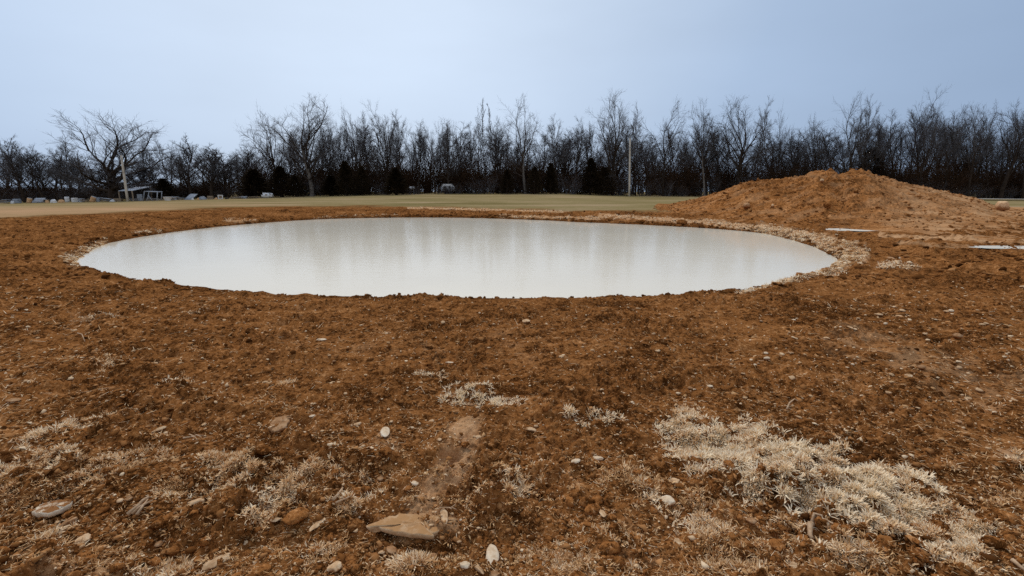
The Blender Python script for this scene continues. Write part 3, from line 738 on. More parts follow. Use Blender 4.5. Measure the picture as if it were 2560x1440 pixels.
# ---- bare bushes along the edge, and the thicket behind them as one mass
def bush(seed, H, W, ns, leaves):
    rg = np.random.default_rng(seed); paths = []; tips = []
    for i in range(ns):
        a = rg.uniform(0, 6.283); r = W * .35 * math.sqrt(rg.uniform())
        p = np.array((r * math.cos(a), r * math.sin(a), -.1)); d = nrm(np.array((math.cos(a) * .35, math.sin(a) * .35, 1.0)) + rg.normal(0, .15, 3))
        P = curve(rg, p, d, H * rg.uniform(.5, 1.05), 4, .12, .03); paths.append((P, np.linspace(.022, .007, 5), 3))
        for j in range(7):
            f = rg.uniform(.25, 1) * 3.99; i0 = int(f); q = P[i0] + (P[i0 + 1] - P[i0]) * (f - i0)
            B = curve(rg, q, perp_dir(nrm(P[i0 + 1] - P[i0]), rg.uniform(.5, 1.0), rg.uniform(0, 6.28)), H * rg.uniform(.15, .4), 2, .2, .05)
            paths.append((B, np.array([.009, .007, .004]), 3)); tips += [B[1], B[2]]
    V, Q = tube_np(paths)
    lv = None
    if leaves:
        C = np.array(tips)[rg.integers(0, len(tips), leaves)] + rg.normal(0, .14, (leaves, 3))
        d = rg.normal(0, 1, (leaves, 3)); d /= np.linalg.norm(d, axis=1, keepdims=True); e = np.cross(d, rg.normal(0, 1, (leaves, 3))); e /= np.linalg.norm(e, axis=1, keepdims=True)
        lv = np.stack([C - d * .09, C + e * .05, C + d * .09, C - e * .05], 1).reshape(-1, 3)
    return V, Q, lv
BUSH = []
for i in range(4):
    V, Q, lv = bush(200 + i, 3.0, 2.6, 34, 900)
    BUSH.append((data_mesh('stems', V, Q, M_TWIG), data_mesh('leaves', lv, np.arange(len(lv)).reshape(-1, 4), M_RUST)))
for k_ in range(84):
    px = -60 + 2680 * (k_ + random.random()) / 84
    if 1016 < px < 1142: continue
    Y = random.uniform(84.5, 90); x, y, z = ray(px, 500); X = x / y * Y
    o = empty('bare_bush', (X, Y, float(base_h(X, Y)))); s = random.uniform(.55, 1.25) * (1.0 if px > 560 else .75)
    o.scale = (s * 1.1, s * 1.1, s); o.rotation_euler.z = random.uniform(0, 6.28)
    for nm, me in zip(('stems', 'leaves'), BUSH[k_ % 4]):
        c = bpy.data.objects.new(nm, me); COL.objects.link(c); c.parent = o
    tag(o, 'low bare bush with withered brown leaves along the wood edge', 'bush', 'bare bushes along the wood edge')
tb = [bush(300 + i, 6.0, 4.0, 62, 1500) for i in range(3)]
Vs = []; Qs = []; Ls = []; off = 0
for k_ in range(330):
    px = random.uniform(-150, 2750); Y = random.uniform(90 if 1010 < px < 1150 else 87.5, 108) ; x, y, z = ray(px, 500); X = x / y * Y
    V, Q, lv = tb[k_ % 3]; a = random.uniform(0, 6.28); s = random.uniform(.55, 1.15) * (1.0 if px > 600 else .58) * (1.15 if px > 1850 else 1)
    ca, sa = math.cos(a) * s, math.sin(a) * s; M = np.array([[ca, -sa, 0], [sa, ca, 0], [0, 0, s]]).T
    b0 = np.array((X, Y, float(base_h(X, Y))))
    Vs.append(V @ M + b0); Qs.append(Q + off); off += len(V)
    Vs.append(lv @ M + b0); Qs.append(np.arange(len(lv)).reshape(-1, 4) + off); off += len(lv)
# a few bushes stand in front of the camper
for px_, s_ in ((1100, .5), (1115, .42), (1123, .55), (1147, .6), (1022, .4), (1042, .5)):
    b_ = base_at(px_, 85.2); o = empty('bare_bush', b_); o.scale = (s_, s_, s_); o.rotation_euler.z = px_
    for nm, me in zip(('stems', 'leaves'), BUSH[px_ % 4]):
        c = bpy.data.objects.new(nm, me); COL.objects.link(c); c.parent = o
    tag(o, 'low bare bush with withered brown leaves along the wood edge', 'bush', 'bare bushes along the wood edge')
thk = mesh_np('undergrowth', np.concatenate(Vs), np.concatenate(Qs), M_RUST)
tag(thk, 'tangled dark brown undergrowth filling the foot of the wood', 'undergrowth', None, 'stuff')
# distant wood closing the view behind the trunks
far_r = np.random.default_rng(77); segs = []
for k_ in range(1900):
    px = far_r.uniform(-250, 2850); Y = far_r.uniform(118, 200); x, y, z = ray(px, 500); X = x / y * Y
    hgt_ = np.interp(px, [0, 500, 640, 800, 1500, 2100, 2560], [2.6, 3.2, 5.5, 7.5, 8.5, 11, 12.5]) * far_r.uniform(.7, 1.2)
    b0 = np.array((X, Y, float(base_h(X, Y)) - .2))
    P = curve(far_r, b0, (0, 0, 1), hgt_, 4, .06, .05); segs.append((P, np.linspace(.10, .02, 5), 3))
    for j in range(12):
        f = far_r.uniform(.15, 1) * 3.99; i0 = int(f); q = P[i0] + (P[i0 + 1] - P[i0]) * (f - i0)
        B = curve(far_r, q, perp_dir(nrm(P[i0 + 1] - P[i0]), far_r.uniform(.5, 1.1), far_r.uniform(0, 6.28)), hgt_ * far_r.uniform(.12, .3), 2, .2, .08)
        segs.append((B, np.array([.028, .02, .01]), 3))
V, Q = tube_np(segs)
fw = mesh_np('far_wood', V, Q, M_BARK); tag(fw, 'grey brown mass of far trees seen between the nearer trunks', 'wood', None, 'stuff')
# low dark hedge on the far left skyline
V_, Q_, l_ = bush(401, 2.2, 3, 40, 1500); Vs = []; Qs = []; off = 0
for k_ in range(34):
    px = -180 + 22 * k_ * 1.0; Y = random.uniform(94, 98); x, y, z = ray(px, 500); X = x / y * Y
    for W_, q_ in ((V_, Q_), (l_, np.arange(len(l_)).reshape(-1, 4))):
        Vs.append(W_ * np.array((1.3, 1.2, random.uniform(.7, .95))) + np.array((X, Y, float(base_h(X, Y))))); Qs.append(q_ + off); off += len(W_)
hg = mesh_np('hedge', np.concatenate(Vs), np.concatenate(Qs), M_RUST); tag(hg, 'low dark hedge behind the scrap heaps at the left', 'hedge')

# ------------------------------------------------------------------ poles, shed, camper
def pole(bx, tx, ty, Y, r, label, cap):
    b0 = base_at(bx, Y); T = at_depth(tx, ty, Y); o = empty('utility_pole', b0); ax = T - b0
    m = MB(); m.tube([ax * t - Vector((0, 0, .3 * (t == 0))) for t in (0, .25, .5, .75, 1)], [r, r * .95, r * .9, r * .83, r * .76], 10); m.build('shaft', M_POLE, o, True)
    if cap:
        m = MB(); m.box(ax * .93 + Vector((0, -r * 1.3, 0)), (.16, .12, .55)); m.build('meter_box', M_GREY, o)
    m = MB(); m.tube([ax, ax + Vector((0, 0, .07))], [r * .8, r * .5], 10); m.build('cap', M_GREY, o)
    tag(o, label, 'utility pole')
pole(319, 303, 388, 80.5, .20, 'pale wooden pole leaning left in front of the open shed', False)
pole(1572.5, 1575, 345, 83, .17, 'tall upright pale pole at the wood edge right of centre', False)

sh = empty('open_shed', base_at(335, 83)); b0 = sh.location
pts = [at_depth(296, 476.5, 80.9), at_depth(331, 475.5, 80.4), at_depth(377, 466, 84), at_depth(340, 467.5, 85)]
m = MB(); lo = [p - b0 for p in pts]; m.hexa([p - Vector((0, 0, .09)) for p in lo] + [p for p in lo]); m.build('roof', M_ROOF, sh)
for p in lo:
    gp = float(base_h(p.x + b0.x, p.y + b0.y)) - b0.z
    m = MB(); q = Vector((p.x * .96, p.y, p.z - .10)); m.box((q.x, q.y, (q.z + gp) / 2), (.14, .14, q.z - gp)); m.build('post', M_WOOD, sh)
m = MB(); c = (lo[2] + lo[3]) / 2; gp = -0.1; m.box((c.x, c.y - .25, (c.z - .2 + gp) / 2), (4.6, .08, c.z - .15 - gp)); m.build('shade_wall', M_DARK, sh)  # the shade under the roof is put into this wall's dark colour
tag(sh, 'low open shed with a sloping grey metal roof among the scrap', 'shed')

# white camper half hidden behind stems
def camper(px0, px1, ytop, Y, name, label, cat):
    a, b = base_at(px0, Y), base_at(px1, Y); w = (b - a).length; top = at_depth(px0, ytop, Y).z - a.z
    o = empty(name, (a + b) / 2); d = 2.0
    m = MB(); prof = [(-w / 2, .45), (w / 2 - .1, .45), (w / 2, top * .62), (w / 2 - .55, top), (-w / 2 + .15, top), (-w / 2, top - .2)]
    n = len(prof); vs = [(x, -d / 2, z) for x, z in prof] + [(x, d / 2, z) for x, z in prof]
    m.add(vs, [tuple(range(n)), tuple(reversed(range(n, 2 * n)))] + [(i + n, (i + 1) % n + n, (i + 1) % n, i) for i in range(n)]); m.build('body', M_WHITE, o)
    for xx in (-w * .28, w * .12):
        m = MB(); m.box((xx, -d / 2 - .012, top * .68), (w * .18, .03, top * .22)); m.build('window', M_GLASS, o)
    for xx in (-w * .2, w * .25):
        m = MB(); m.tube([(xx, -d / 2 + .05, .33), (xx, -d / 2 + .28, .33)], .33, 14); m.build('wheel', M_DARK, o)
    tag(o, label, cat)
camper(1108, 1138, 460, 86.9, 'camper', 'white camper showing between the stems at the wood edge', 'camper')
ob = empty('white_tank', base_at(1031, 86.4)); m = MB(); zt = at_depth(1031, 466, 86.4).z - ob.location.z
m.tube([(-.45, 0, zt - .3), (-.4, 0, zt - .3), (.4, 0, zt - .3), (.45, 0, zt - .3)], [.15, .28, .28, .15], 12); m.build('tank', M_WHITE, ob, True)
for xx in (-.3, .3):
    m = MB(); m.box((xx, 0, (zt - .55) / 2), (.08, .4, zt - .55)); m.build('leg', M_GREY, ob)
tag(ob, 'small white tank on legs in the wood left of the camper', 'tank')

# ------------------------------------------------------------------ scrap along the left edge of the field
def jbase(px, dY=0.0, Y=81.0): return base_at(px, Y + dY)
def px_m(n, Y=81.0): return n / F * Y * .95
def j_crate(px, w, h, mat, label, dY=0, rz=0.3):
    o = empty('crate', jbase(px, dY)); o.rotation_euler.z = rz; W, Hh = px_m(w), px_m(h); m = MB()
    for z in (0.06, Hh * .36, Hh * .66, Hh - .06):
        for s in (-1, 1): m.box((0, s * W * .4, z), (W, .04, Hh * .2))
        for s in (-1, 1): m.box((s * W * .48, 0, z), (.04, W * .76, Hh * .2))
    m.build('slats', mat, o); m = MB()
    for sx in (-1, 1):
        for sy in (-1, 1): m.box((sx * W * .44, sy * W * .36, Hh / 2), (.07, .07, Hh))
    m.build('corner_posts', M_WOOD, o); tag(o, label, 'crate')
def j_barrel(px, w, h, mat, label, dY=0, tilt=0.0):
    o = empty('barrel', jbase(px, dY)); o.rotation_euler = (0, tilt, .4); r = px_m(w) / 2; Hh = px_m(h); m = MB()
    zz = [0, .04, .3, .33, .36, .64, .67, .7, .96, 1]; rr = [.9, 1, .97, 1.04, .97, .97, 1.04, .97, 1, .9]
    m.tube([(0, 0, z * Hh) for z in zz], [r * q for q in rr], 16); m.build('drum', mat, o, True)
    m = MB(); m.tube([(0, 0, Hh), (0, 0, Hh + .03)], r * .86, 16); m.build('lid', M_GREY, o); tag(o, label, 'barrel')
def j_boards(px, w, h, mat, label, dY=0, n=6):
    o = empty('board_pile', jbase(px, dY)); W = px_m(w); Hh = px_m(h)
    for i in range(n):
        m = MB(); m.box((random.uniform(-.2, .2) * W, random.uniform(-.5, .5), .06 + Hh * .8 * i / n), (W * random.uniform(.6, 1), .22, .05), random.uniform(-.35, .35), random.uniform(-.08, .08)); m.build('board', mat if i % 2 else M_WOOD, o)
    tag(o, label, 'board pile')
def j_sheet(px, w, h, mat, label, dY=0, lean=.9, rz=.2):
    o = empty('metal_sheet', jbase(px, dY)); o.rotation_euler.z = rz; W = px_m(w); Hh = px_m(h) / max(math.sin(lean), .2); n = 13; V = []
    for i in range(n):
        for j in range(2):
            s = j * Hh; off = .03 * (i % 2)
            V.append(((i / (n - 1) - .5) * W, s * math.cos(lean) - off * math.sin(lean), s * math.sin(lean) + off * math.cos(lean)))
    Fq = [(2 * i, 2 * i + 2, 2 * i + 3, 2 * i + 1) for i in range(n - 1)]
    q = mesh_np('metal_sheet_panel', V, np.array(Fq), mat, o, False); q.name = 'panel'
    sm = q.modifiers.new('solid', 'SOLIDIFY'); sm.thickness = .02
    m = MB(); m.box((0, Hh * math.cos(lean) * .55 + .12, Hh * math.sin(lean) * .27), (.08, .08, Hh * math.sin(lean) * .55)); m.build('prop', M_WOOD, o)
    tag(o, label, 'metal sheet')
def j_tub(px, w, h, mat, label, dY=0):
    o = empty('tub', jbase(px, dY)); W = px_m(w) / 2; Hh = px_m(h); n = 24; V = []
    for z, r in ((0, .62), (Hh, 1), (Hh + .03, 1.07), (Hh, .95), (.12, .58)):
        V += [(W * r * math.cos(a), W * .55 * r * math.sin(a), z) for a in np.linspace(0, 6.283, n, endpoint=False)]
    Fq = [(q * n + i, q * n + (i + 1) % n, q * n + n + (i + 1) % n, q * n + n + i) for q in range(4) for i in range(n)]
    q = mesh_np('shell', V, np.array(Fq), mat, o); m = MB(); m.box((0, 0, .06), (W * .9, W * .5, .08)); m.build('floor', M_GREY, o); tag(o, label, 'tub')
def j_frame(px0, px1, top, label, mat, dY=0):
    a = jbase((px0 + px1) / 2, dY); o = empty('pipe_frame', a); W = px_m(px1 - px0); T = at_depth(px0, top, 81 + dY).z - a.z; r = .07
    for s, nm in ((-.5, 0), (.5, 1)):
        for yy in (-.5, .5):
            m = MB(); m.tube([(W * s * (1.0 if nm == 0 else .75), yy, 0), (W * s * (.68 if nm == 0 else 1.0), yy, T)], r, 8); m.build('upright', mat, o, True)
    for yy in (-.5, .5):
        m = MB(); m.tube([(-W * .34, yy, T), (W * .5, yy, T - .08)], r, 8); m.build('top_rail', mat, o, True)
    m = MB(); m.tube([(-W * .34, -.5, T), (-W * .34, .5, T)], r, 8); m.tube([(W * .5, -.5, T - .08), (W * .5, .5, T - .08)], r, 8); m.build('cross_rail', mat, o, True)
    m = MB(); m.tube([(-W * .15, -.5, T * .62), (W * .1, -.5, 0)], r * .8, 8); m.tube([(-W * .12, -.5, T * .55), (-W * .3, -.5, 0)], r * .8, 8); m.build('brace', mat, o, True)
    tag(o, label, 'frame')
def j_lump(px, w, h, mat, label, dY=0, cat='tarp', name='crumpled_tarp', sd=0):
    W, Hh = px_m(w) / 2, px_m(h); rg = np.random.default_rng(500 + sd); n, kk = 28, 12; V = []
    for i in range(kk):
        f = i / (kk - 1); rr = math.cos(f * 1.5) ** .7
        for a in np.linspace(0, 6.283, n, endpoint=False):
            w_ = 1 + .28 * perlin(np.array([math.cos(a) * 1.6 + 3]), np.array([math.sin(a) * 1.6 + f * 3]), 600 + sd)[0]
            V.append((W * rr * w_ * math.cos(a), W * .7 * rr * w_ * math.sin(a), -.05 + Hh * math.sin(f * 1.5) * (1 + .2 * perlin(np.array([math.cos(a) * 2.]), np.array([math.sin(a) * 2. + f]), 700 + sd)[0])))
    Fq = [(q * n + i, q * n + (i + 1) % n, q * n + n + (i + 1) % n, q * n + n + i) for q in range(kk - 1) for i in range(n)]
    o = mesh_np(name, V, np.array(Fq), mat); o.location = jbase(px, dY); tag(o, label, cat)
def j_appliance(px, w, h, mat, label, dY=0, rz=.2):
    o = empty('old_appliance', jbase(px, dY)); o.rotation_euler.z = rz; W, Hh = px_m(w), px_m(h)
    m = MB(); m.box((0, 0, Hh / 2), (W, W * .8, Hh)); m.build('cabinet', mat, o, bevel=.04)
    m = MB(); m.box((0, -W * .4 - .03, Hh * .5), (W * .9, .05, Hh * .88)); dd = m.build('door', mat, o, bevel=.02)
    m = MB(); m.box((W * .36, -W * .4 - .08, Hh * .6), (.04, .05, Hh * .3)); m.build('handle', M_GREY, dd)
    tag(o, label, 'appliance')
def j_window(px, w, h, label, dY=0):
    o = empty('window_frame', jbase(px, dY)); W, Hh = px_m(w), px_m(h); m = MB()
    for s in (-1, 1): m.box((s * (W / 2 - .06), 0, Hh / 2), (.12, .08, Hh)); m.box((0, 0, Hh / 2 + s * (Hh / 2 - .06)), (W - .24, .075, .12))
    m.build('frame', M_WHITE, o); m = MB(); m.box((0, .05, Hh / 2), (W - .2, .02, Hh - .2)); m.build('board', M_WOOD, o)
    m = MB(); m.box((0, .45, Hh * .4), (.08, .8, .08), 0); m.build('strut', M_WOOD, o); tag(o, label, 'window frame')

j_boards(12, 34, 12, M_GREY, 'grey boards heaped at the very left end of the scrap')
j_appliance(42, 13, 11, M_GREY, 'grey cabinet lying in the scrap near the left end')
j_lump(30, 9, 7, M_WHITE, 'small white sack on the grass edge near the left end', -1.2, 'sack', 'white_sack', 1)
j_barrel(71, 10, 13, M_ORANGE, 'orange tan barrel near the left end of the scrap', -.8, .25)
j_boards(103, 40, 13, M_ROOF, 'long grey boards heaped right of the orange barrel')
j_lump(133, 16, 9, M_WHITE, 'crumpled white tarp left of the tan bags', -1, sd=2)
j_lump(153, 15, 8, M_ORANGE, 'tan bag slumped on the grass edge', -1.4, 'bag', 'tan_bag', 3)
j_barrel(168, 10, 14, M_WHITE, 'white drum standing behind the tan bag', .3)
j_appliance(187, 11, 11, M_WHITE, 'white stove in the scrap right of the white drum', -.4, -.3)
j_boards(212, 30, 9, M_DARK, 'dark planks between the white stove and the tan barrel')
j_barrel(229, 12, 14, M_ORANGE, 'tan barrel tipped over left of the leaning pole', -.6, .45)
j_boards(262, 44, 12, M_ROOF, 'weathered boards left of the leaning pole', .3)
j_crate(296, 16, 8, M_WOOD, 'low slatted crate just left of the leaning pole', -.3)
j_boards(337, 34, 8, M_GREY, 'loose grey boards under the open shed', .2)
j_appliance(351, 11, 17, M_GREY, 'tall grey locker leaning beside the open shed', .4, .5)
j_frame(363, 403, 478.5, 'grey pipe frame right of the open shed', M_GREY, -.3)
j_boards(384, 40, 7, M_GREY, 'boards stacked under the grey pipe frame', .6)
j_tub(420, 24, 9, M_WHITE, 'white bathtub just right of the pipe frame', -.6)
j_boards(447, 26, 12, M_GREY, 'tangle of boards right of the white bathtub', .4)
j_sheet(468, 26, 15, M_GREY, 'grey metal sheet propped up over the board tangle', .5, .6, -.3)
j_lump(482, 6, 6, M_WHITE, 'small white bucket shaped bag in front of the metal sheet', -1.2, 'bag', 'white_bag', 4)
j_lump(507, 20, 9, M_GREY, 'grey tarp heap midway along the scrap', -.8, sd=5)
j_crate(527, 12, 9, M_WOOD, 'small wooden crate left of the standing window frame')
j_window(552, 13, 11, 'white window frame standing upright in the scrap')
j_lump(541, 8, 5, M_ORANGE, 'little tan bag at the foot of the window frame', -1, 'bag', 'tan_bag', 6)
j_boards(597, 42, 6, M_ROOF, 'long pale boards stacked low right of the window frame')
j_boards(640, 30, 5, M_WOOD, 'flat brown boards left of the white boat')
j_lump(568, 10, 5, M_DARK, 'dark tarp bundle right of the window frame', -.3, sd=8)

j_sheet(88, 22, 12, M_GREY, 'bluish metal sheet lying behind the orange barrel', .8, .5, .2)
j_lump(117, 10, 7, M_ORANGE, 'tan sack between the grey boards and the white tarp', -.9, 'sack', 'tan_sack', 9)
j_crate(201, 14, 9, M_ROOF, 'grey slatted crate right of the white stove', .2)
j_barrel(245, 9, 11, M_GREY, 'grey drum standing left of the leaning pole', -.2)
j_lump(281, 12, 6, M_WHITE, 'white rag bundle on the grass left of the leaning pole', -1, 'bundle', 'rag_bundle', 10)
j_boards(433, 22, 9, M_ROOF, 'pale boards between the bathtub and the board tangle', -.2)
j_lump(497, 9, 6, M_ORANGE, 'tan bundle left of the grey tarp heap', -.9, 'bundle', 'tan_bundle', 11)
j_crate(612, 13, 6, M_GREY, 'low grey crate behind the long pale boards', .8)
# small white boat at the right end of the scrap
bo = empty('rowing_boat', jbase(671, 0.5)); W = px_m(27); st_ = []; n = 12
for i in range(n):
    t = i / (n - 1) * 2 - 1; hw_ = .62 * (1 - max(t, 0) ** 2.2 * .92) * (1 - max(-t, 0) ** 4 * .25); sh_ = .62 + .12 * t * t
    for xx, zz in ((0, .08 + .1 * max(t, 0) ** 2), (hw_ * .6, .14), (hw_, sh_), (hw_ * .92, sh_), (hw_ * .52, .2), (0, .16)):
        st_.append((t * W / 2, xx, zz))
Vb = st_ + [(x, -y, z) for x, y, z in st_]; Fb = []
for side in (0, n * 6):
    for i in range(n - 1):
        for j in range(5): Fb.append((side + i * 6 + j, side + i * 6 + j + 1, side + (i + 1) * 6 + j + 1, side + (i + 1) * 6 + j))
bh = mesh_np('hull', Vb, np.array(Fb), M_WHITE, bo); bo.rotation_euler = (.35, 0, .15)
for t in (-.2, .2):
    m = MB(); m.box((t * W, 0, .45), (.25, 1.0, .05)); m.build('seat', M_WOOD, bo)
tag(bo, 'small white boat tilted on the grass at the right end of the scrap', 'boat')

# ------------------------------------------------------------------ stones
import bmesh
def ico(sub):
    b = bmesh.new(); bmesh.ops.create_icosphere(b, subdivisions=sub, radius=1.0)
    V = np.array([v.co[:] for v in b.verts]); Q = np.array([[v.index for v in f.verts] for f in b.faces]); b.free(); return V, Q
ICO1, ICO2, ICOM, ICO3 = ico(1), ico(2), ico(3), ico(4)
def rock_verts(seed, angular, V=ICO3[0]):
    rg = np.random.default_rng(seed); v = V.copy()
    n = v / np.linalg.norm(v, axis=1, keepdims=True)
    v = v * (1 + .16 * fbm(n[:, 0] * 1.3 + seed, n[:, 1] * 1.3 + n[:, 2] * 1.7, 3, seed))[:, None]
    for i in range(int(5 + angular * 9)):
        q = nrm(rg.normal(0, 1, 3)); o = rg.uniform(.58, .85) if angular > .4 else rg.uniform(.78, .98)
        dd = np.maximum(v @ q - o, 0); v = v - q[None] * dd[:, None] * .96
    v = v * (1 + .035 * fbm(n[:, 0] * 5 + seed, n[:, 1] * 5 + n[:, 2] * 6, 3, seed + 3))[:, None]
    return v / np.abs(v).max(0)
STONE_N = [0]
def stone(p1, p2, thick, mat, label, ang=.6, lift=.16, hgt=.5, name='stone', group=None, tilt=0.0, cat='stone', surf=None):
    """long axis from pixel p1 to p2, width across it in pixels"""
    STONE_N[0] += 1
    g = on_ground([p1[0], p2[0]], [p1[1], p2[1]]) if surf is None else surf
    c = g.mean(0); dv = g[1] - g[0]; ln = float(np.hypot(dv[0], dv[1])); az = math.atan2(dv[1], dv[0])
    dist = math.sqrt(c[0] ** 2 + c[1] ** 2 + (CAMZ - c[2]) ** 2)
    depth = c[1] * CT - (c[2] - CAMZ) * ST
    w = thick * 1.15 / F * depth
    # width lies partly on the ground (foreshortened) and partly upright
    sinv = (CAMZ - c[2]) / dist
    across = abs(math.cos(az))                       # 1 = axis runs across the view
    b = w / (across * (sinv + .45) + (1 - across)); hh = b * hgt
    ln = max(ln, w)
    v = rock_verts(1000 + STONE_N[0] * 13, ang) * np.array((ln / 2, b / 2, hh / 2))
    z = float(gz(c[0], c[1])) if surf is None else c[2]
    o = mesh_np(name, v, ICO3[1], mat); o.location = (c[0], c[1], z + hh * (.5 - lift)); o.rotation_euler = (0, tilt, az)
    tag(o, label, cat, group)
    return o
W_, P_, T_, B_ = M_WSTONE, M_STONE, M_TSTONE, M_MOUND
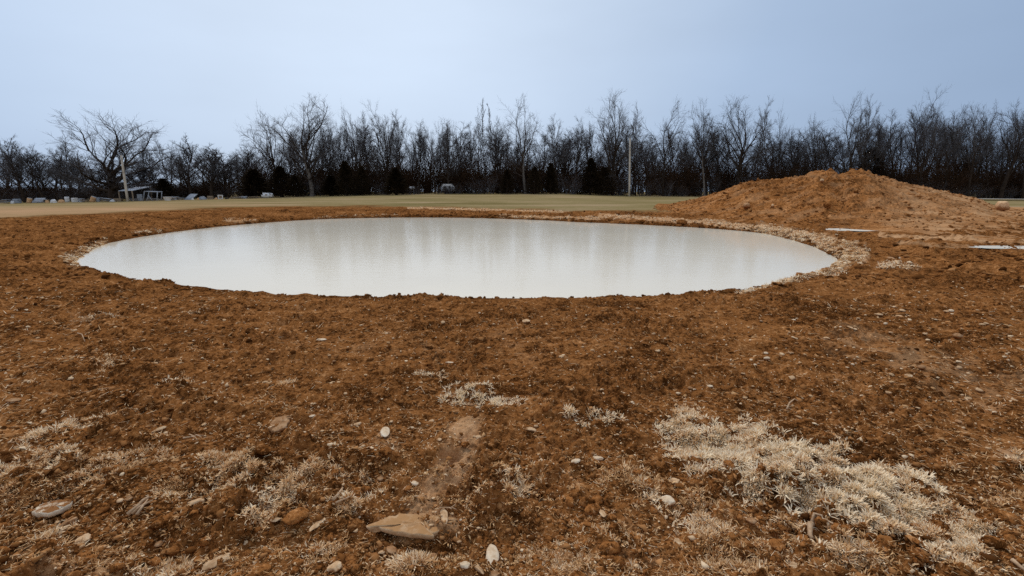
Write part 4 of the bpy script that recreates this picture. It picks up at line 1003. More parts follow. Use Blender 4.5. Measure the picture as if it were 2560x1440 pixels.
STONES = [
 ((500, 1421), (592, 1379), 30, P_, .35, 'long loaf shaped pale stone at the bottom left edge of the photo'),
 ((476, 1288), (517, 1289), 21, P_, .5, 'humped pale stone right of the splintered wood'),
 ((771, 1329), (812, 1294), 17, P_, .7, 'narrow pale stone leaning against the big brown clod'),
 ((190, 1357), (216, 1324), 30, P_, .9, 'wedge shaped tan stone below the flat white edged stone'),
 ((27, 1329), (46, 1329), 18, P_, .8, 'small blocky stone at the lower left edge'),
 ((151, 1298), (194, 1268), 22, T_, .6, 'brown stone tucked under the right of the white edged stone'),
 ((823, 1428), (849, 1402), 30, P_, .6, 'pale stone at the bottom edge right of the loaf shaped stone'),
 ((675, 1312), (705, 1307), 15, P_, .5, 'small domed stone at the end of the pale grass strip'),
 ((382, 1332), (403, 1332), 19, T_, .3, 'round brown stone above the loaf shaped stone'),
 ((76, 1322), (100, 1301), 15, B_, .6, 'dark brown stone under the left of the white edged stone'),
 ((104, 1318), (142, 1298), 26, B_, .6, 'big dark brown stone below the middle of the white edged stone'),
 ((769, 1112), (785, 1103), 10, P_, .3, 'lowest of the four white stones in a line left of centre'),
 ((772, 1042), (788, 1037), 8, W_, .3, 'topmost of the four white stones in a line left of centre'),
 ((755, 1093), (767, 1091), 8, W_, .3, 'third of the four white stones in a line left of centre'),
 ((751, 1078), (761, 1081), 9, P_, .4, 'second of the four white stones in a line left of centre'),
 ((614, 1087), (625, 1086), 7, P_, .3, 'small pale stone alone left of the worn buried slab'),
 ((14, 1006), (54, 1003), 13, T_, .4, 'flat brown stone at the left edge above the dry grass'),
 ((293, 1249), (305, 1245), 14, P_, .4, 'small oval stone left of two brown ones above the splintered wood'),
 ((309, 1249), (333, 1240), 15, T_, .5, 'brown oval stone above the splintered wood'),
 ((503, 1055), (517, 1049), 9, P_, .5, 'pale stone alone above the bleached root sprig'),
 ((378, 1089), (417, 1073), 15, P_, .7, 'angular pale stone left of the bleached root sprig'),
 ((318, 1091), (346, 1086), 10, T_, .5, 'flat tan stone left of the angular pale stone'),
 ((455, 1183), (470, 1180), 13, P_, .4, 'rounded pale stone in the left foreground grass'),
 ((710, 1322), (772, 1288), 42, B_, .4, 'big brown clod of earth in the left foreground'),
 ((640, 1150), (680, 1162), 30, B_, .3, 'smooth brown clod above the left foreground tufts'),
 ((963, 1074), (963, 1101), 20, W_, .3, 'upright oval white stone left of centre'),
 ((886, 1077), (904, 1069), 12, P_, .5, 'pale stone left of the upright oval white stone'),
 ((1188, 1091), (1205, 1093), 15, P_, .6, 'square pale stone right of the worn pale track'),
 ((1312, 1075), (1341, 1084), 15, P_, .7, 'slanting pale stone below the middle grass strip'),
 ((1478, 1135), (1509, 1141), 17, W_, .8, 'bright wedge stone left of the big dry grass patch'),
 ((1354, 1141), (1356, 1163), 9, W_, .6, 'narrow white sliver of stone in the middle foreground'),
 ((1428, 1187), (1449, 1179), 14, W_, .3, 'smooth white egg shaped stone in the middle foreground'),
 ((1649, 1250), (1691, 1252), 34, W_, .7, 'broad pale wedge stone by the corner of the big grass patch'),
 ((1678, 1204), (1698, 1204), 24, P_, .8, 'blocky pale stone above the broad wedge stone'),
 ((1501, 1279), (1511, 1299), 13, P_, .8, 'small upright pale chip under the round brown stone'),
 ((1481, 1259), (1506, 1259), 27, B_, .2, 'round brown stone in the middle foreground'),
 ((1230, 1245), (1227, 1271), 12, T_, .7, 'upright tan splinter of stone above the white oval stone'),
 ((1105, 1281), (1118, 1322), 18, P_, .8, 'pointed pale stone at the corner of the flat slab'),
 ((1229, 1350), (1233, 1409), 30, W_, .25, 'long white oval stone standing out at the bottom centre'),
 ((1187, 1407), (1211, 1429), 16, P_, .5, 'slanting pale stone below left of the long white oval'),
 ((1149, 1431), (1176, 1431), 22, W_, .5, 'white stone cut by the bottom edge at centre'),
 ((1221, 1423), (1250, 1423), 20, T_, .8, 'brick like brown stone below the long white oval'),
 ((1058, 1406), (1097, 1389), 24, T_, .6, 'tan stone half in soil below the flat slab'),
 ((968, 1354), (987, 1372), 22, T_, .4, 'rounded tan stone under the left edge of the slab'),
 ((944, 1368), (965, 1364), 13, P_, .5, 'small pale stone under the left tip of the slab'),
 ((1030, 1206), (1045, 1215), 15, W_, .4, 'white stone left of the worn pale track'),
 ((1006, 1222), (1031, 1216), 15, B_, .4, 'brown stone beside the white stone left of the track'),
 ((1094, 1121), (1106, 1121), 11, P_, .4, 'small pale stone at the left side of the track'),
 ((1152, 1090), (1174, 1089), 20, T_, .3, 'tan clod at the top end of the worn track'),
 ((1151, 1128), (1175, 1126), 17, B_, .4, 'brown clod on the upper part of the worn track'),
 ((1680, 1338), (1710, 1347), 19, P_, .6, 'pale flat stone below the broad wedge stone'),
 ((943, 1190), (961, 1193), 17, T_, .3, 'round tan stone left of the worn track'),
 ((950, 1160), (982, 1166), 26, B_, .3, 'rounded brown lump of earth above the round tan stone'),
 ((1073, 1041), (1083, 1031), 13, P_, .6, 'pale chip of stone above the worn track'),
 ((974, 1053), (983, 1053), 8, P_, .4, 'little pale stone above the upright oval stone'),
 ((903, 1119), (914, 1119), 8, P_, .4, 'little pale stone below left of the upright oval stone'),
 ((1113, 903), (1138, 904), 8, W_, .7, 'white chip just above the middle grass strip'),
 ((1306, 808), (1325, 806), 13, P_, .9, 'square pale stone between the pond and the middle'),
 ((790, 843), (816, 843), 8, W_, .6, 'flat white chip left of centre below the pond'),
 ((1396, 897), (1408, 897), 9, P_, .4, 'pale stone alone right of the middle grass strip'),
 ((2490, 1116), (2542, 1140), 22, T_, .8, 'flat tan stone at the right edge above the dry grass'),
 ((1835, 1386), (1864, 1408), 17, T_, .6, 'tan stone at the bottom below the big grass patch'),
 ((1940, 1268), (1957, 1268), 11, P_, .7, 'small flat stone on the lower rim of the big grass patch'),
 ((2213, 1003), (2222, 1000), 11, P_, .8, 'pointed pale chip above the big grass patch'),
 ((1866, 1312), (1887, 1312), 22, T_, .4, 'rounded tan stone in the lower right tufts'),
 ((2464, 1285), (2513, 1303), 28, B_, .4, 'large brown clod at the right foreground edge'),
 ((1763, 971), (1783, 971), 9, W_, .4, 'white stone alone above the big grass patch'),
 ((2269, 1257), (2290, 1246), 15, P_, .8, 'angular pale stone inside the big grass patch'),
 ((2304, 1437), (2333, 1437), 15, P_, .4, 'pale stone cut by the bottom edge at the right'),
 ((2389, 1053), (2403, 1053), 11, T_, .3, 'round tan stone on the right slope'),
 ((1977, 1424), (1993, 1424), 22, P_, .7, 'blocky pale stone at the bottom right of centre'),
 ((2378, 851), (2404, 855), 18, T_, .2, 'large rounded tan stone on the right slope'),
 ((2500, 864), (2519, 866), 8, P_, .5, 'flat pale stone right of the large rounded one'),
 ((2236, 792), (2260, 794), 6, P_, .5, 'flat pale stone highest on the right slope'),
 ((2183, 784), (2208, 786), 7, P_, .5, 'flat pale stone left of the highest one on the slope'),
 ((2117, 817), (2144, 827), 7, P_, .4, 'slanting pale stone in the middle of the right slope'),
 ((2360, 775), (2375, 775), 8, P_, .4, 'pale stone above the large rounded one on the slope'),
 ((2457, 808), (2472, 812), 9, P_, .6, 'pale stone right of and above the large rounded one'),
 ((2060, 815), (2071, 815), 6, W_, .4, 'small white stone left of the slanting one on the slope'),
 ((1978, 798), (1991, 799), 5, W_, .4, 'small white stone near the right end of the near bank'),
 ((2060, 853), (2072, 851), 8, P_, .5, 'pale stone below the slanting one on the slope'),
 ((2262, 942), (2279, 942), 12, P_, .7, 'angular pale stone low on the right slope'),
 ((1965, 881), (1986, 881), 7, T_, .3, 'tan stone by a dark clod right of centre'),
 ((1888, 891), (1901, 893), 7, P_, .4, 'pale stone left of the tan one right of centre'),
 ((2223, 643), (2239, 650), 13, T_, .7, 'tan boulder by the dry grass at the right tip of the pond'),
 ((2242, 646), (2251, 644), 8, W_, .6, 'white stone beside the tan boulder at the pond tip'),
 ((2550, 724), (2566, 724), 9, P_, .4, 'pale stone at the right edge level with the near bank'),
 ((1690, 566), (1716, 566), 17, B_, .4, 'dark lump of earth at the far waterline'),
 ((1596, 561), (1614, 561), 8, B_, .4, 'smaller dark lump at the far waterline'),
]
for p1, p2, tk, mt, an, lb in STONES:
    stone(p1, p2, tk, mt, lb, an, name='clod' if 'clod' in lb or 'lump' in lb else ('boulder' if 'boulder' in lb else 'stone'), cat='clod' if 'clod' in lb.split(' of')[0] and 'by a' not in lb or 'lump' in lb else 'stone')
# boulder sitting on the right flank of the heap, and two on its face
def on_mound(px, py):
    cx = MXx[front.nonzero()] if False else MXx; vy = MYy * CT - (MZz - CAMZ) * ST; up = MYy * ST + (MZz - CAMZ) * CT
    X_ = 1280 + F * MXx / vy; Y_ = 720 - F * up / vy
    k = np.argmin(np.where(Vv <= 1.0, (X_ - px) ** 2 + (Y_ - py) ** 2, 1e12)); return np.array((MXx.flat[k], MYy.flat[k], MZz.flat[k]))
for px, py, w, h, mt, an, lb in ((2500, 527, 26, 15, P_, .9, 'pale pointed boulder on the right flank of the soil heap'), (1866, 522, 16, 9, T_, .3, 'rounded tan stone on the left face of the soil heap'),
                                 (1932, 517, 6, 5, P_, .4, 'small pale stone on the left face of the soil heap'), (2055, 455, 8, 5, P_, .4, 'small pale stone high on the soil heap'), (2068, 520, 16, 10, B_, .5, 'dark clod in the middle of the soil heap')):
    c = on_mound(px, py); d_ = c[1] * CT - (c[2] - CAMZ) * ST; k = w / F * d_ / 2
    stone((0, 0), (0, 0), h, mt, lb, an, .2, .85, 'boulder' if w > 20 else 'stone', surf=np.array([c + (-k, 0, 0), c + (k, 0, 0)]))
# flat stones and slabs
def slab(poly, th_, mat, label, lift, tilt=(0, 0), seed=0):
    g = on_ground([p[0] for p in poly], [p[1] for p in poly]); c = g.mean(0); rg = np.random.default_rng(seed)
    loc = g[:, :2] - c[:2]; pts = []
    n = len(loc)
    for i in range(n):
        a, b = loc[i], loc[(i + 1) % n]
        for t in np.linspace(0, 1, 7)[:-1]:
            pts.append(a + (b - a) * t + rg.normal(0, .006, 2))
    pts = np.array(pts); m = len(pts); V = []
    for z, s in ((-.5, .90), (-.2, .98), (.25, 1.0), (.45, .975), (.5, .93)):
        V += [(p[0] * s, p[1] * s, z * th_ + rg.normal(0, .0015)) for p in pts]
    for s in (.7, .45, .2): V += [(p[0] * s, p[1] * s, .5 * th_ + rg.normal(0, .003)) for p in pts]
    V.append((0, 0, .5 * th_)); K = 8
    Q = [(q * m + i, q * m + (i + 1) % m, (q + 1) * m + (i + 1) % m, (q + 1) * m + i) for q in range(K - 1) for i in range(m)]
    T = [((K - 1) * m + i, (K - 1) * m + (i + 1) % m, K * m) for i in range(m)]
    o = mesh_np('flat_stone', V, [np.array(Q), np.array(T)], mat, smooth=False)
    o.location = (c[0], c[1], float(gz(c[0], c[1])) + lift); o.rotation_euler = (*tilt, 0); tag(o, label, 'stone'); return o
slab([(82, 1276), (120, 1283), (160, 1265), (186, 1242), (178, 1236), (130, 1240), (95, 1252)], .03, M_DUSTED, 'flat stone with a white broken edge and soil on top at the left', .02, (-.10, -.05), 1)
slab([(915, 1326), (985, 1342), (1074, 1354), (1112, 1326), (1148, 1306), (1120, 1296), (1000, 1290)], .03, M_SLAB, 'large flat angular slab half buried below the worn pale track', -.006, (-.09, 0.02), 2)
slab([(672, 1090), (690, 1060), (722, 1052), (731, 1060), (712, 1085), (690, 1096)], .03, T_, 'worn slab nearly flush with the soil beside the four white stones', -.004, (0, .02), 3)

# pebbles one can count, on top of finer grit
ZONE = [((1500, 2555), (770, 1040), 110, 'thumb sized pale pebble strewn on the bare right hand slope', 'pebbles on the right slope'),
        ((900, 1620), (1010, 1420), 90, 'thumb sized pale pebble lying along the worn centre track', 'pebbles in the centre foreground'),
        ((20, 880), (1180, 1430), 55, 'thumb sized brownish pebble among the left foreground tufts', 'pebbles among the left tufts'),
        ((300, 1500), (780, 1040), 24, 'thumb sized pebble on the smooth soil between pond and grass strip', 'pebbles on the smooth soil')]
PEB = [data_mesh('pebble', rock_verts(5000 + i, random.choice((.2, .5, .8)), ICO2[0]), ICO2[1], (P_, P_, T_, W_, P_, T_, P_, B_)[i]) for i in range(8)]
for (x0, x1), (y0, y1), n, lb, gp in ZONE:
    for i in range(n):
        px, py = random.uniform(x0, x1), y0 + (y1 - y0) * random.random()
        g = on_ground(px, py)[0]; d_ = np.linalg.norm(g - np.array((0, 0, CAMZ)))
        s = min(max(random.lognormvariate(math.log(7.0), .4) / F * d_ / 2, .008), .042)
        o = bpy.data.objects.new('pebble', PEB[random.randrange(8) if 'brownish' not in lb else random.choice((2, 5, 7))]); COL.objects.link(o)
        b = s * random.uniform(.55, .95); h = s * random.uniform(.4, .65)
        o.scale = (s, b, h); o.location = (g[0], g[1], float(gz(g[0], g[1])) + h * .7); o.rotation_euler = (random.uniform(-.2, .2), random.uniform(-.2, .2), random.uniform(0, 6.28))
        tag(o, lb, 'pebble', gp)

# ------------------------------------------------------------------ loose stuff on the soil
def scatter_lumps(name, P3, S, tone, base, mat, label, cat, seed, flat=.7):
    rg = np.random.default_rng(seed); vars_ = [rock_verts(seed * 10 + i, .6, base[0]) * (1 + (.32 if len(base[0]) < 100 else .07) * np.random.default_rng(i).normal(0, 1, (len(base[0]), 1))) for i in range(8)]
    n = len(P3); V = np.zeros((n, len(base[0]), 3)); which = rg.integers(0, 8, n)
    for i in range(8): V[which == i] = vars_[i]
    sc = np.stack([S * rg.uniform(.7, 1.3, n), S * rg.uniform(.6, 1.1, n), S * flat * rg.uniform(.6, 1.2, n)], -1)
    V = V * sc[:, None, :]; a = rg.uniform(0, 6.28, n); ca, sa = np.cos(a)[:, None], np.sin(a)[:, None]
    x = V[:, :, 0] * ca - V[:, :, 1] * sa; y = V[:, :, 0] * sa + V[:, :, 1] * ca
    V = np.stack([x, y, V[:, :, 2]], -1) + P3[:, None, :]
    Q = (np.arange(n)[:, None, None] * len(base[0]) + base[1][None]).reshape(-1, 3)
    o = mesh_np(name, V.reshape(-1, 3), Q, mat, smooth=False, attrs={'tone': np.repeat(np.clip(tone, 0, 1), len(base[0]))})
    return tag(o, label, cat, None, 'stuff')
def px_points(n, x0, x1, y0, y1, rg, pw=1.0):
    px = rg.uniform(x0, x1, n); py = y0 + (y1 - y0) * rg.uniform(0, 1, n) ** pw
    g = on_ground(px, py); s, _ = pond_s(g[:, 0], g[:, 1]); k = s > .05
    return g[k], px[k], py[k]
rg = np.random.default_rng(21)
g, px, py = px_points(26000, -60, 2620, 690, 1460, rg)
clump = fbm(g[:, 0] * 1.1, g[:, 1] * 1.1, 3, 61) + .5 * sstep(1100, 1350, py) + .25 * rg.normal(0, 1, len(g)); k = clump > -.05; g, py = g[k], py[k]
d_ = np.linalg.norm(g - np.array((0, 0, CAMZ)), axis=1)
S = np.clip(rg.lognormal(math.log(2.3), .55, len(g)) / F * d_, .004, .028)
g[:, 2] = gz(g[:, 0], g[:, 1]) + S * .1
scatter_lumps('soil_clods', g, S, rg.normal(.50, .24, len(g)), ICO1, M_CLOD, 'small brown clods and crumbs strewn over the worked soil', 'soil clods', 3)
g, px, py = px_points(9000, -60, 2620, 528, 700, rg, 1.3)
k = (fbm(g[:, 0] * .7, g[:, 1] * 1.2, 2, 68) + .3 * rg.normal(0, 1, len(g)) > .05) & (np.interp(px, FIELD_PX[:, 0], FIELD_PX[:, 1]) < py - 2) & ~((px > 1640) & (py < np.interp(px, [q[0] for q in FOOT], [q[1] for q in FOOT]) + 6)); g = g[k]
S = np.clip(rg.lognormal(math.log(.030), .5, len(g)), .012, .09); g[:, 2] = gz(g[:, 0], g[:, 1]) + S * .2
scatter_lumps('bank_clods', g, S, rg.normal(.42, .3, len(g)), ICO1, M_CLOD, 'rough clods over the banks at the sides and far end of the pond', 'soil clods', 14)
g, px, py = px_points(8500, -60, 2620, 700, 1460, rg)
d_ = np.linalg.norm(g - np.array((0, 0, CAMZ)), axis=1); S = np.clip(rg.lognormal(math.log(1.55), .5, len(g)) / F * d_, .002, .02); g[:, 2] = gz(g[:, 0], g[:, 1]) + S * .3
scatter_lumps('gravel', g, S, rg.normal(.66, .28, len(g)), ICO1, M_GRAVEL, 'fine pale grit sprinkled over the bare soil', 'gravel', 4)
# bigger clods turned up close to the viewer
g, px, py = px_points(2000, -60, 2620, 1000, 1460, rg)
k = (fbm(g[:, 0] * 1.5, g[:, 1] * 1.5, 2, 64) + .35 * sstep(1050, 1400, py) + .35 * sstep(900, 300, px) * sstep(980, 1200, py) + .2 * rg.normal(0, 1, len(g))) > .32; g = g[k]
S = np.clip(rg.lognormal(math.log(.016), .5, len(g)), .007, .042); g[:, 2] = gz(g[:, 0], g[:, 1]) + S * .1
scatter_lumps('large_clods', g, S, rg.normal(.40, .2, len(g)), ICOM, M_MOUND, 'broken brown clods heaped over the near foreground', 'soil clods', 9)
# wet lumps along the waterline
th_ = rg.uniform(-math.pi, math.pi, 1500); so = np.abs(rg.normal(0, .10, 1500)) - .01; th_ = th_ + .05 * np.sin(th_ * 23); so = so + .2 * (perlin(np.cos(th_) * 9, np.sin(th_) * 9, 12) > .05); rr = np.interp(th_, _grid, _rg) + so
g = np.stack([PC[0] + rr * np.cos(th_), PC[1] + rr * np.sin(th_)], -1); S = np.clip(rg.lognormal(math.log(.024), .6, len(g)), .008, np.where(g[:, 1] < 12, .04, .09)) * (1 + .5 * sstep(12, 24, g[:, 1]))
g = np.concatenate([g, np.maximum(gz(g[:, 0], g[:, 1]), 0)[:, None] + S[:, None] * .15], 1)
scatter_lumps('waterline_clods', g, S, rg.normal(.34, .2, len(g)), ICO2, M_CLOD, 'dark wet lumps of soil along the waterline of the pond', 'soil clods', 5)
# coarse clods over the heap
k = rg.choice(np.nonzero(((Vv > .05) & (Vv < 1.05)).ravel())[0], 5000); g = np.stack([MXx.ravel()[k], MYy.ravel()[k], MZz.ravel()[k]], -1); g += rg.normal(0, .05, g.shape) * (1, 1, .2)
S = np.clip(rg.lognormal(math.log(.028), .6, len(g)), .01, .10)
scatter_lumps('heap_clods', g, S, rg.normal(.72, .25, len(g)), ICO2, M_CLOD, 'rough clods lying over the face of the soil heap', 'soil clods', 6)

def blades(P3, az, L_, W_b, lean, droop, tone):
    """bent blades: root, azimuth, length, width, lean from the vertical, extra bend"""
    n = len(P3); dirh = np.stack([np.cos(az), np.sin(az), np.zeros(n)], -1); side = np.stack([-np.sin(az), np.cos(az), np.zeros(n)], -1)
    V = np.zeros((n, 6, 3)); p = P3.copy(); a = lean
    for lv, (wf, seg) in enumerate(((1, 0), (.85, .5), (.2, .5))):
        if lv: a_ = a + droop * (lv - .5); p = p + (dirh * np.sin(a_)[:, None] + np.array((0, 0, 1.0)) * np.cos(a_)[:, None]) * (L_ * seg)[:, None]
        V[:, lv * 2] = p - side * (W_b * wf)[:, None]; V[:, lv * 2 + 1] = p + side * (W_b * wf)[:, None]
    pat = np.array([[0, 1, 3, 2], [2, 3, 5, 4]])
    return V.reshape(-1, 3), (np.arange(n)[:, None, None] * 6 + pat[None]).reshape(-1, 4), np.repeat(tone, 6)
def capsule_points(caps, per, rg, gap=-.1, fq=9.0):
    out = []; tn = []; sz = []
    for x1, y1, x2, y2, r, dens, tone, hgt in caps:
        ln = math.hypot(x2 - x1, y2 - y1); n = int(per * dens * (ln * 2 * r + math.pi * r * r))
        t = rg.uniform(0, 1, n); a = rg.uniform(0, 6.28, n); q = r * np.sqrt(rg.uniform(0, 1, n)) * (1 + .35 * rg.normal(0, 1, n))
        px = x1 + (x2 - x1) * t + q * np.cos(a); py = y1 + (y2 - y1) * t + q * np.sin(a) * .8
        g = on_ground(px, np.clip(py, 500, 1500)); k = fbm(g[:, 0] * fq, g[:, 1] * fq, 3, 91) > gap + rg.normal(0, .12, n)
        out.append(g[k]); tn.append(np.full(k.sum(), min(tone + .10, 1))); sz.append(np.full(k.sum(), hgt))
    return np.concatenate(out), np.concatenate(tn), np.concatenate(sz)
def grass(name, caps, per, nb, label, seed, gap=-.1, width=.0034, fq=9.0, spread=.020, lean=(.6, .45), hs=.70):
    rg = np.random.default_rng(seed); P, tone, hg = capsule_points(caps, per, rg, gap, fq); n = len(P)
    P[:, 2] = gz(P[:, 0], P[:, 1]); tuft = rg.normal(0, .12, n)
    big = fbm(P[:, 0] * 3, P[:, 1] * 3, 3, 95)
    I = np.repeat(np.arange(n), nb); m = len(I); az = rg.uniform(0, 6.28, m); dist = np.linalg.norm(P[I] - np.array((0, 0, CAMZ)), axis=1)
    Pb = P[I] + np.stack([np.cos(az), np.sin(az), np.zeros(m)], -1) * (rg.uniform(0, spread, m) * (hg[I] / .06))[:, None]
    Pb[:, 2] -= .006
    L_ = hg[I] * rg.uniform(.55, 1.25, m) * (1 + .5 * big[I]) * hs
    V, Q, T = blades(Pb, az + rg.normal(0, .5, m), L_, np.maximum(width * rg.uniform(.7, 1.4, m), dist * .00022), np.clip(rg.normal(lean[0], lean[1], m), 0, 1.5), rg.uniform(.0, .8, m), np.clip(tone[I] + tuft[I] + .45 * big[I] + rg.normal(0, .13, m), 0, 1))
    o = mesh_np(name, V, Q, M_STRAW, smooth=False, attrs={'tone': T}); return tag(o, label, 'dry grass', None, 'stuff')
# x1, y1, x2, y2, radius, density, tone, height
grass('dry_grass', [(1660, 1080, 1730, 1040, 34, 1, .75, .055), (1700, 1110, 1900, 1090, 44, 1, .98, .06), (1740, 1150, 2100, 1150, 48, 1, .92, .065), (1860, 1200, 2200, 1220, 50, 1, .92, .065), (2020, 1250, 2330, 1280, 46, 1, .9, .065),
      (2180, 1310, 2420, 1330, 40, .8, .75, .06), (2180, 1185, 2330, 1220, 30, .9, .8, .06), (2340, 1370, 2440, 1400, 44, .9, .8, .055), (2370, 1260, 2470, 1330, 24, .7, .7, .055)],
      .045, 15, 'broad patch of pale matted dead grass in the right foreground', 31, gap=.02, fq=11, width=.0042, hs=.62)
grass('dry_grass', [(1040, 930, 1120, 938, 14, .9, .75, .05), (1110, 985, 1200, 975, 20, 1, .95, .055), (1200, 985, 1260, 1000, 24, 1, .98, .05), (1260, 1010, 1310, 1000, 16, .8, .75, .045)], .03, 14, 'narrow strip of pale dead grass in the middle of the bare soil', 32, gap=.06, fq=13)
grass('dry_grass', [(1410, 1045, 1440, 1060, 14, .8, .7, .05), (1480, 1050, 1540, 1050, 20, .8, .7, .05), (1440, 1075, 1470, 1075, 10, .6, .65, .04)], .03, 12, 'small tufts of dead grass left of the broad pale patch', 33, gap=.04, fq=13)
grass('dry_grass', [(60, 1110, 180, 1045, 22, .9, .65, .045), (180, 1060, 290, 1040, 20, .7, .6, .045), (0, 1190, 110, 1150, 24, 1, .72, .04), (110, 1165, 190, 1140, 24, 1, .78, .045), (200, 1190, 420, 1130, 40, .6, .45, .04), (20, 1230, 200, 1200, 30, .6, .5, .04),
      (520, 1150, 600, 1180, 34, .8, .5, .045), (560, 1220, 640, 1180, 40, .8, .5, .045), (400, 1230, 470, 1200, 30, .5, .5, .04), (620, 1310, 760, 1200, 30, 1, .72, .045), (700, 1220, 820, 1180, 34, .9, .55, .05), (330, 1420, 420, 1400, 26, .7, .55, .05), (410, 1420, 460, 1390, 24, .7, .6, .05), (90, 1360, 180, 1350, 22, .6, .5, .05)],
      .034, 13, 'ragged patches of brownish dead grass in the left foreground', 34, gap=-.02)
grass('dry_grass', [(240, 930, 330, 890, 14, .8, .6, .05), (380, 965, 480, 940, 14, .7, .6, .045), (190, 795, 300, 790, 10, .8, .7, .045), (450, 780, 520, 776, 6, .7, .6, .045), (700, 970, 740, 940, 8, .5, .5, .06), (940, 830, 970, 825, 8, .5, .6, .05), (60, 840, 110, 838, 8, .3, .5, .05)], .035, 10, 'scattered tufts of dead grass on the soil left of centre', 35)
grass('dry_grass', [(1250, 1190, 1330, 1250, 34, .6, .5, .05), (1520, 1200, 1640, 1210, 36, .6, .45, .05), (1600, 1220, 1640, 1260, 14, .8, .7, .045), (1720, 1250, 1800, 1330, 44, .7, .5, .05), (1760, 1380, 1900, 1420, 50, .5, .4, .045), (1340, 1350, 1470, 1420, 44, 1.1, .6, .025), (1000, 1420, 1140, 1400, 30, .6, .5, .045),
      (860, 1270, 930, 1240, 22, .8, .55, .05), (760, 1380, 840, 1350, 26, .6, .5, .04), (900, 1180, 930, 1190, 10, .7, .75, .04), (1940, 1300, 2010, 1330, 24, .5, .55, .045), (2080, 1360, 2200, 1420, 44, .7, .5, .05), (2520, 1130, 2560, 1160, 20, .9, .7, .055), (2480, 1240, 2560, 1220, 26, .5, .45, .05), (1140, 1240, 1200, 1270, 24, .4, .45, .03)],
      .024, 12, 'thin brown tufts of dead grass spread over the near foreground', 36, gap=-.1)
g, px, py = px_points(2600, -40, 2600, 1160, 1455, np.random.default_rng(5))
grass('dry_grass', [(a, b, a + 6, b, 6, 1, .38, .035) for a, b in zip(px[::3], py[::3])], .02, 9, 'short brown dead blades poking from the near soil everywhere', 37, gap=-.3)
fr = []
for x1, y1, x2, y2, r, st in RING:
    if y1 < 735 and not (x1 > 2080 and x2 > 2150 and y1 < 630): fr.append((x1, y1, x2, y2, r * .95, st, .92, .05 + .02 * (y1 < 600)))
grass('dry_grass', fr, .22, 10, 'pale trampled dead grass fringing the far and right shore of the pond', 38, gap=.02, width=.006, fq=4, spread=.05, lean=(.9, .35), hs=1.3)

# pale crumbs of dried mud and stone along the same shores
rg = np.random.default_rng(91); P, T, H_ = capsule_points([f[:5] + (f[5], .7, .05) for f in fr], .16, rg, -.2, 3.0)
P[:, 2] = gz(P[:, 0], P[:, 1]); S = np.clip(rg.lognormal(math.log(.020), .6, len(P)), .007, .07); P[:, 2] += S * .3
scatter_lumps('shore_crumbs', P, S, rg.normal(.48, .34, len(P)), ICO1, M_GRAVEL, 'pale crumbs of dried mud and stone on the far and right shore', 'dried mud', 92)

# straw and root fibres lying about
rg = np.random.default_rng(55); g, px, py = px_points(26000, -60, 2620, 730, 1460, rg); n = len(g)
keep = fbm(g[:, 0] * .8, g[:, 1] * .8, 3, 66) + rg.normal(0, .35, n) > -.1; g = g[keep]; n = len(g); d_ = np.linalg.norm(g - np.array((0, 0, CAMZ)), axis=1)
g[:, 2] = gz(g[:, 0], g[:, 1]) + .012
V, Q, T = blades(g, rg.uniform(0, 6.28, n), np.clip(rg.lognormal(math.log(9), .45, n) / F * d_, .015, .16), np.maximum(.0009, d_ * .0003), np.clip(rg.normal(1.45, .12, n), 1.0, 1.62), rg.uniform(-.1, .25, n), np.clip(rg.normal(.56, .22, n), 0, 1))
tag(mesh_np('straw', V, Q, M_STRAW, smooth=False, attrs={'tone': T}), 'loose straw and root fibres strewn over the brown soil', 'straw', None, 'stuff')

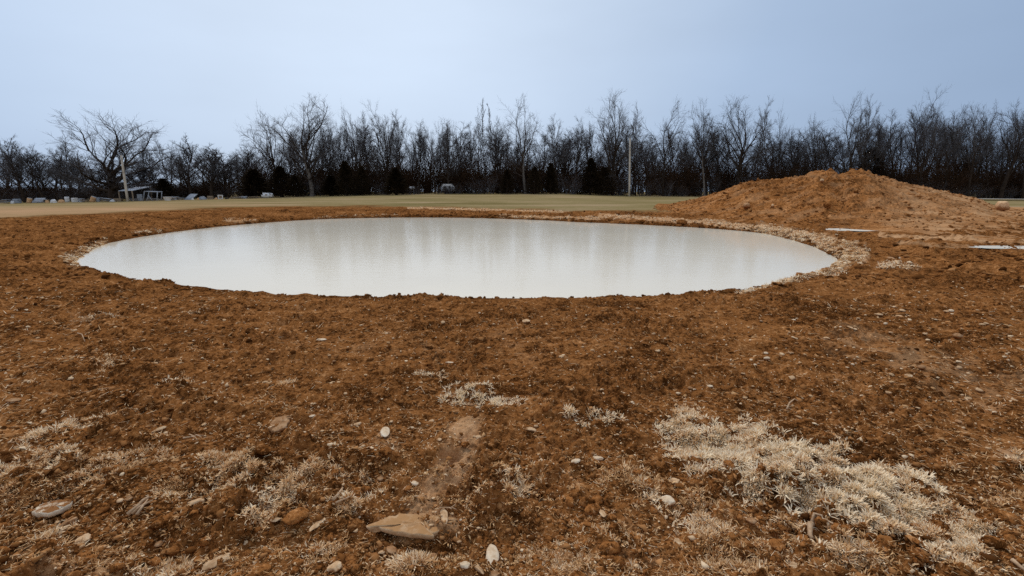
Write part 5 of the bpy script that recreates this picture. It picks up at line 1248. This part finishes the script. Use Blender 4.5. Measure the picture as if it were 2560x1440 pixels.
# ------------------------------------------------------------------ sticks, roots and bark
def stick(pix, rpx, label, name='stick', forks=(), lift=.02, cat='stick'):
    g = on_ground([p[0] for p in pix], [p[1] for p in pix]); g[:, 2] = gz(g[:, 0], g[:, 1]) + lift + np.linspace(0, .01, len(pix))
    d = np.linalg.norm(g.mean(0) - np.array((0, 0, CAMZ))); r = rpx / F * d / 2; c = g.mean(0)
    m = MB(); m.tube([Vector(p - c) for p in g], [r * (1 - .5 * i / max(len(pix) - 1, 1)) for i in range(len(pix))], 7)
    for fk in forks:
        q = on_ground([p[0] for p in fk], [p[1] for p in fk]); q[:, 2] = gz(q[:, 0], q[:, 1]) + lift + .008
        m.tube([Vector(p - c) for p in q], [r * .7, r * .5, r * .3][:len(fk)], 6)
    o = m.build(name, M_STICK, None, True); o.location = c; tag(o, label, cat)
stick([(459, 1106), (480, 1102), (492, 1094), (510, 1090)], 4, 'bleached forked root sprig in the left foreground', 'root', [[(480, 1102), (490, 1108), (496, 1112)], [(474, 1092), (486, 1098), (492, 1094)], [(492, 1094), (500, 1102), (505, 1104)]], .03, 'root')
stick([(318, 1281), (345, 1270), (360, 1262), (376, 1256)], 9, 'splintered piece of pale wood in the left foreground', 'wood_splinter', [[(330, 1284), (352, 1274), (384, 1266)], [(342, 1288), (356, 1276), (372, 1262)]], .02, 'wood')
stick([(833, 1264), (848, 1250), (858, 1232)], 8, 'torn strip of bark left of the flat slab', 'bark_strip', [[(840, 1268), (860, 1262), (880, 1256)]], .02, 'bark')
stick([(2030, 1312), (2022, 1330), (2024, 1346), (2029, 1357)], 13, 'stub of pale wood standing below the broad grass patch', 'wood_stub', [[(2030, 1312), (2034, 1300), (2052, 1312)]], .03, 'wood')
stick([(2036, 1300), (2060, 1312), (2090, 1340), (2117, 1382)], 4, 'long thin straw coloured stalk below the broad grass patch', 'stalk', (), .02)
stick([(2000, 1342), (2012, 1356), (2018, 1372)], 3, 'thin forked twig beside the stub of pale wood', 'twig', [[(2004, 1360), (2004, 1372), (2002, 1382)]], .02)
stick([(2245, 1272), (2256, 1290), (2266, 1312)], 3, 'thin straight stalk crossing the broad grass patch', 'stalk', (), .06)
stick([(2526, 1416), (2545, 1430), (2566, 1446)], 7, 'pale stick in the bottom right corner', 'stick', (), .02)
stick([(1967, 1022), (1974, 1008), (1986, 1002), (1994, 1008)], 4, 'curved pale root above the broad grass patch', 'root', (), .02, 'root')
stick([(1100, 1287), (1128, 1280), (1140, 1272)], 3, 'small twig at the corner of the flat slab', 'twig', [[(1128, 1280), (1142, 1284)], [(1122, 1282), (1130, 1292)]], .03)
stick([(195, 838), (206, 842), (212, 852)], 2.5, 'curved pale stem on the soil left of the pond', 'stem', (), .03)
stick([(1062, 985), (1052, 975), (1036, 984)], 2.5, 'thin looping root left of the middle grass strip', 'root', (), .02, 'root')
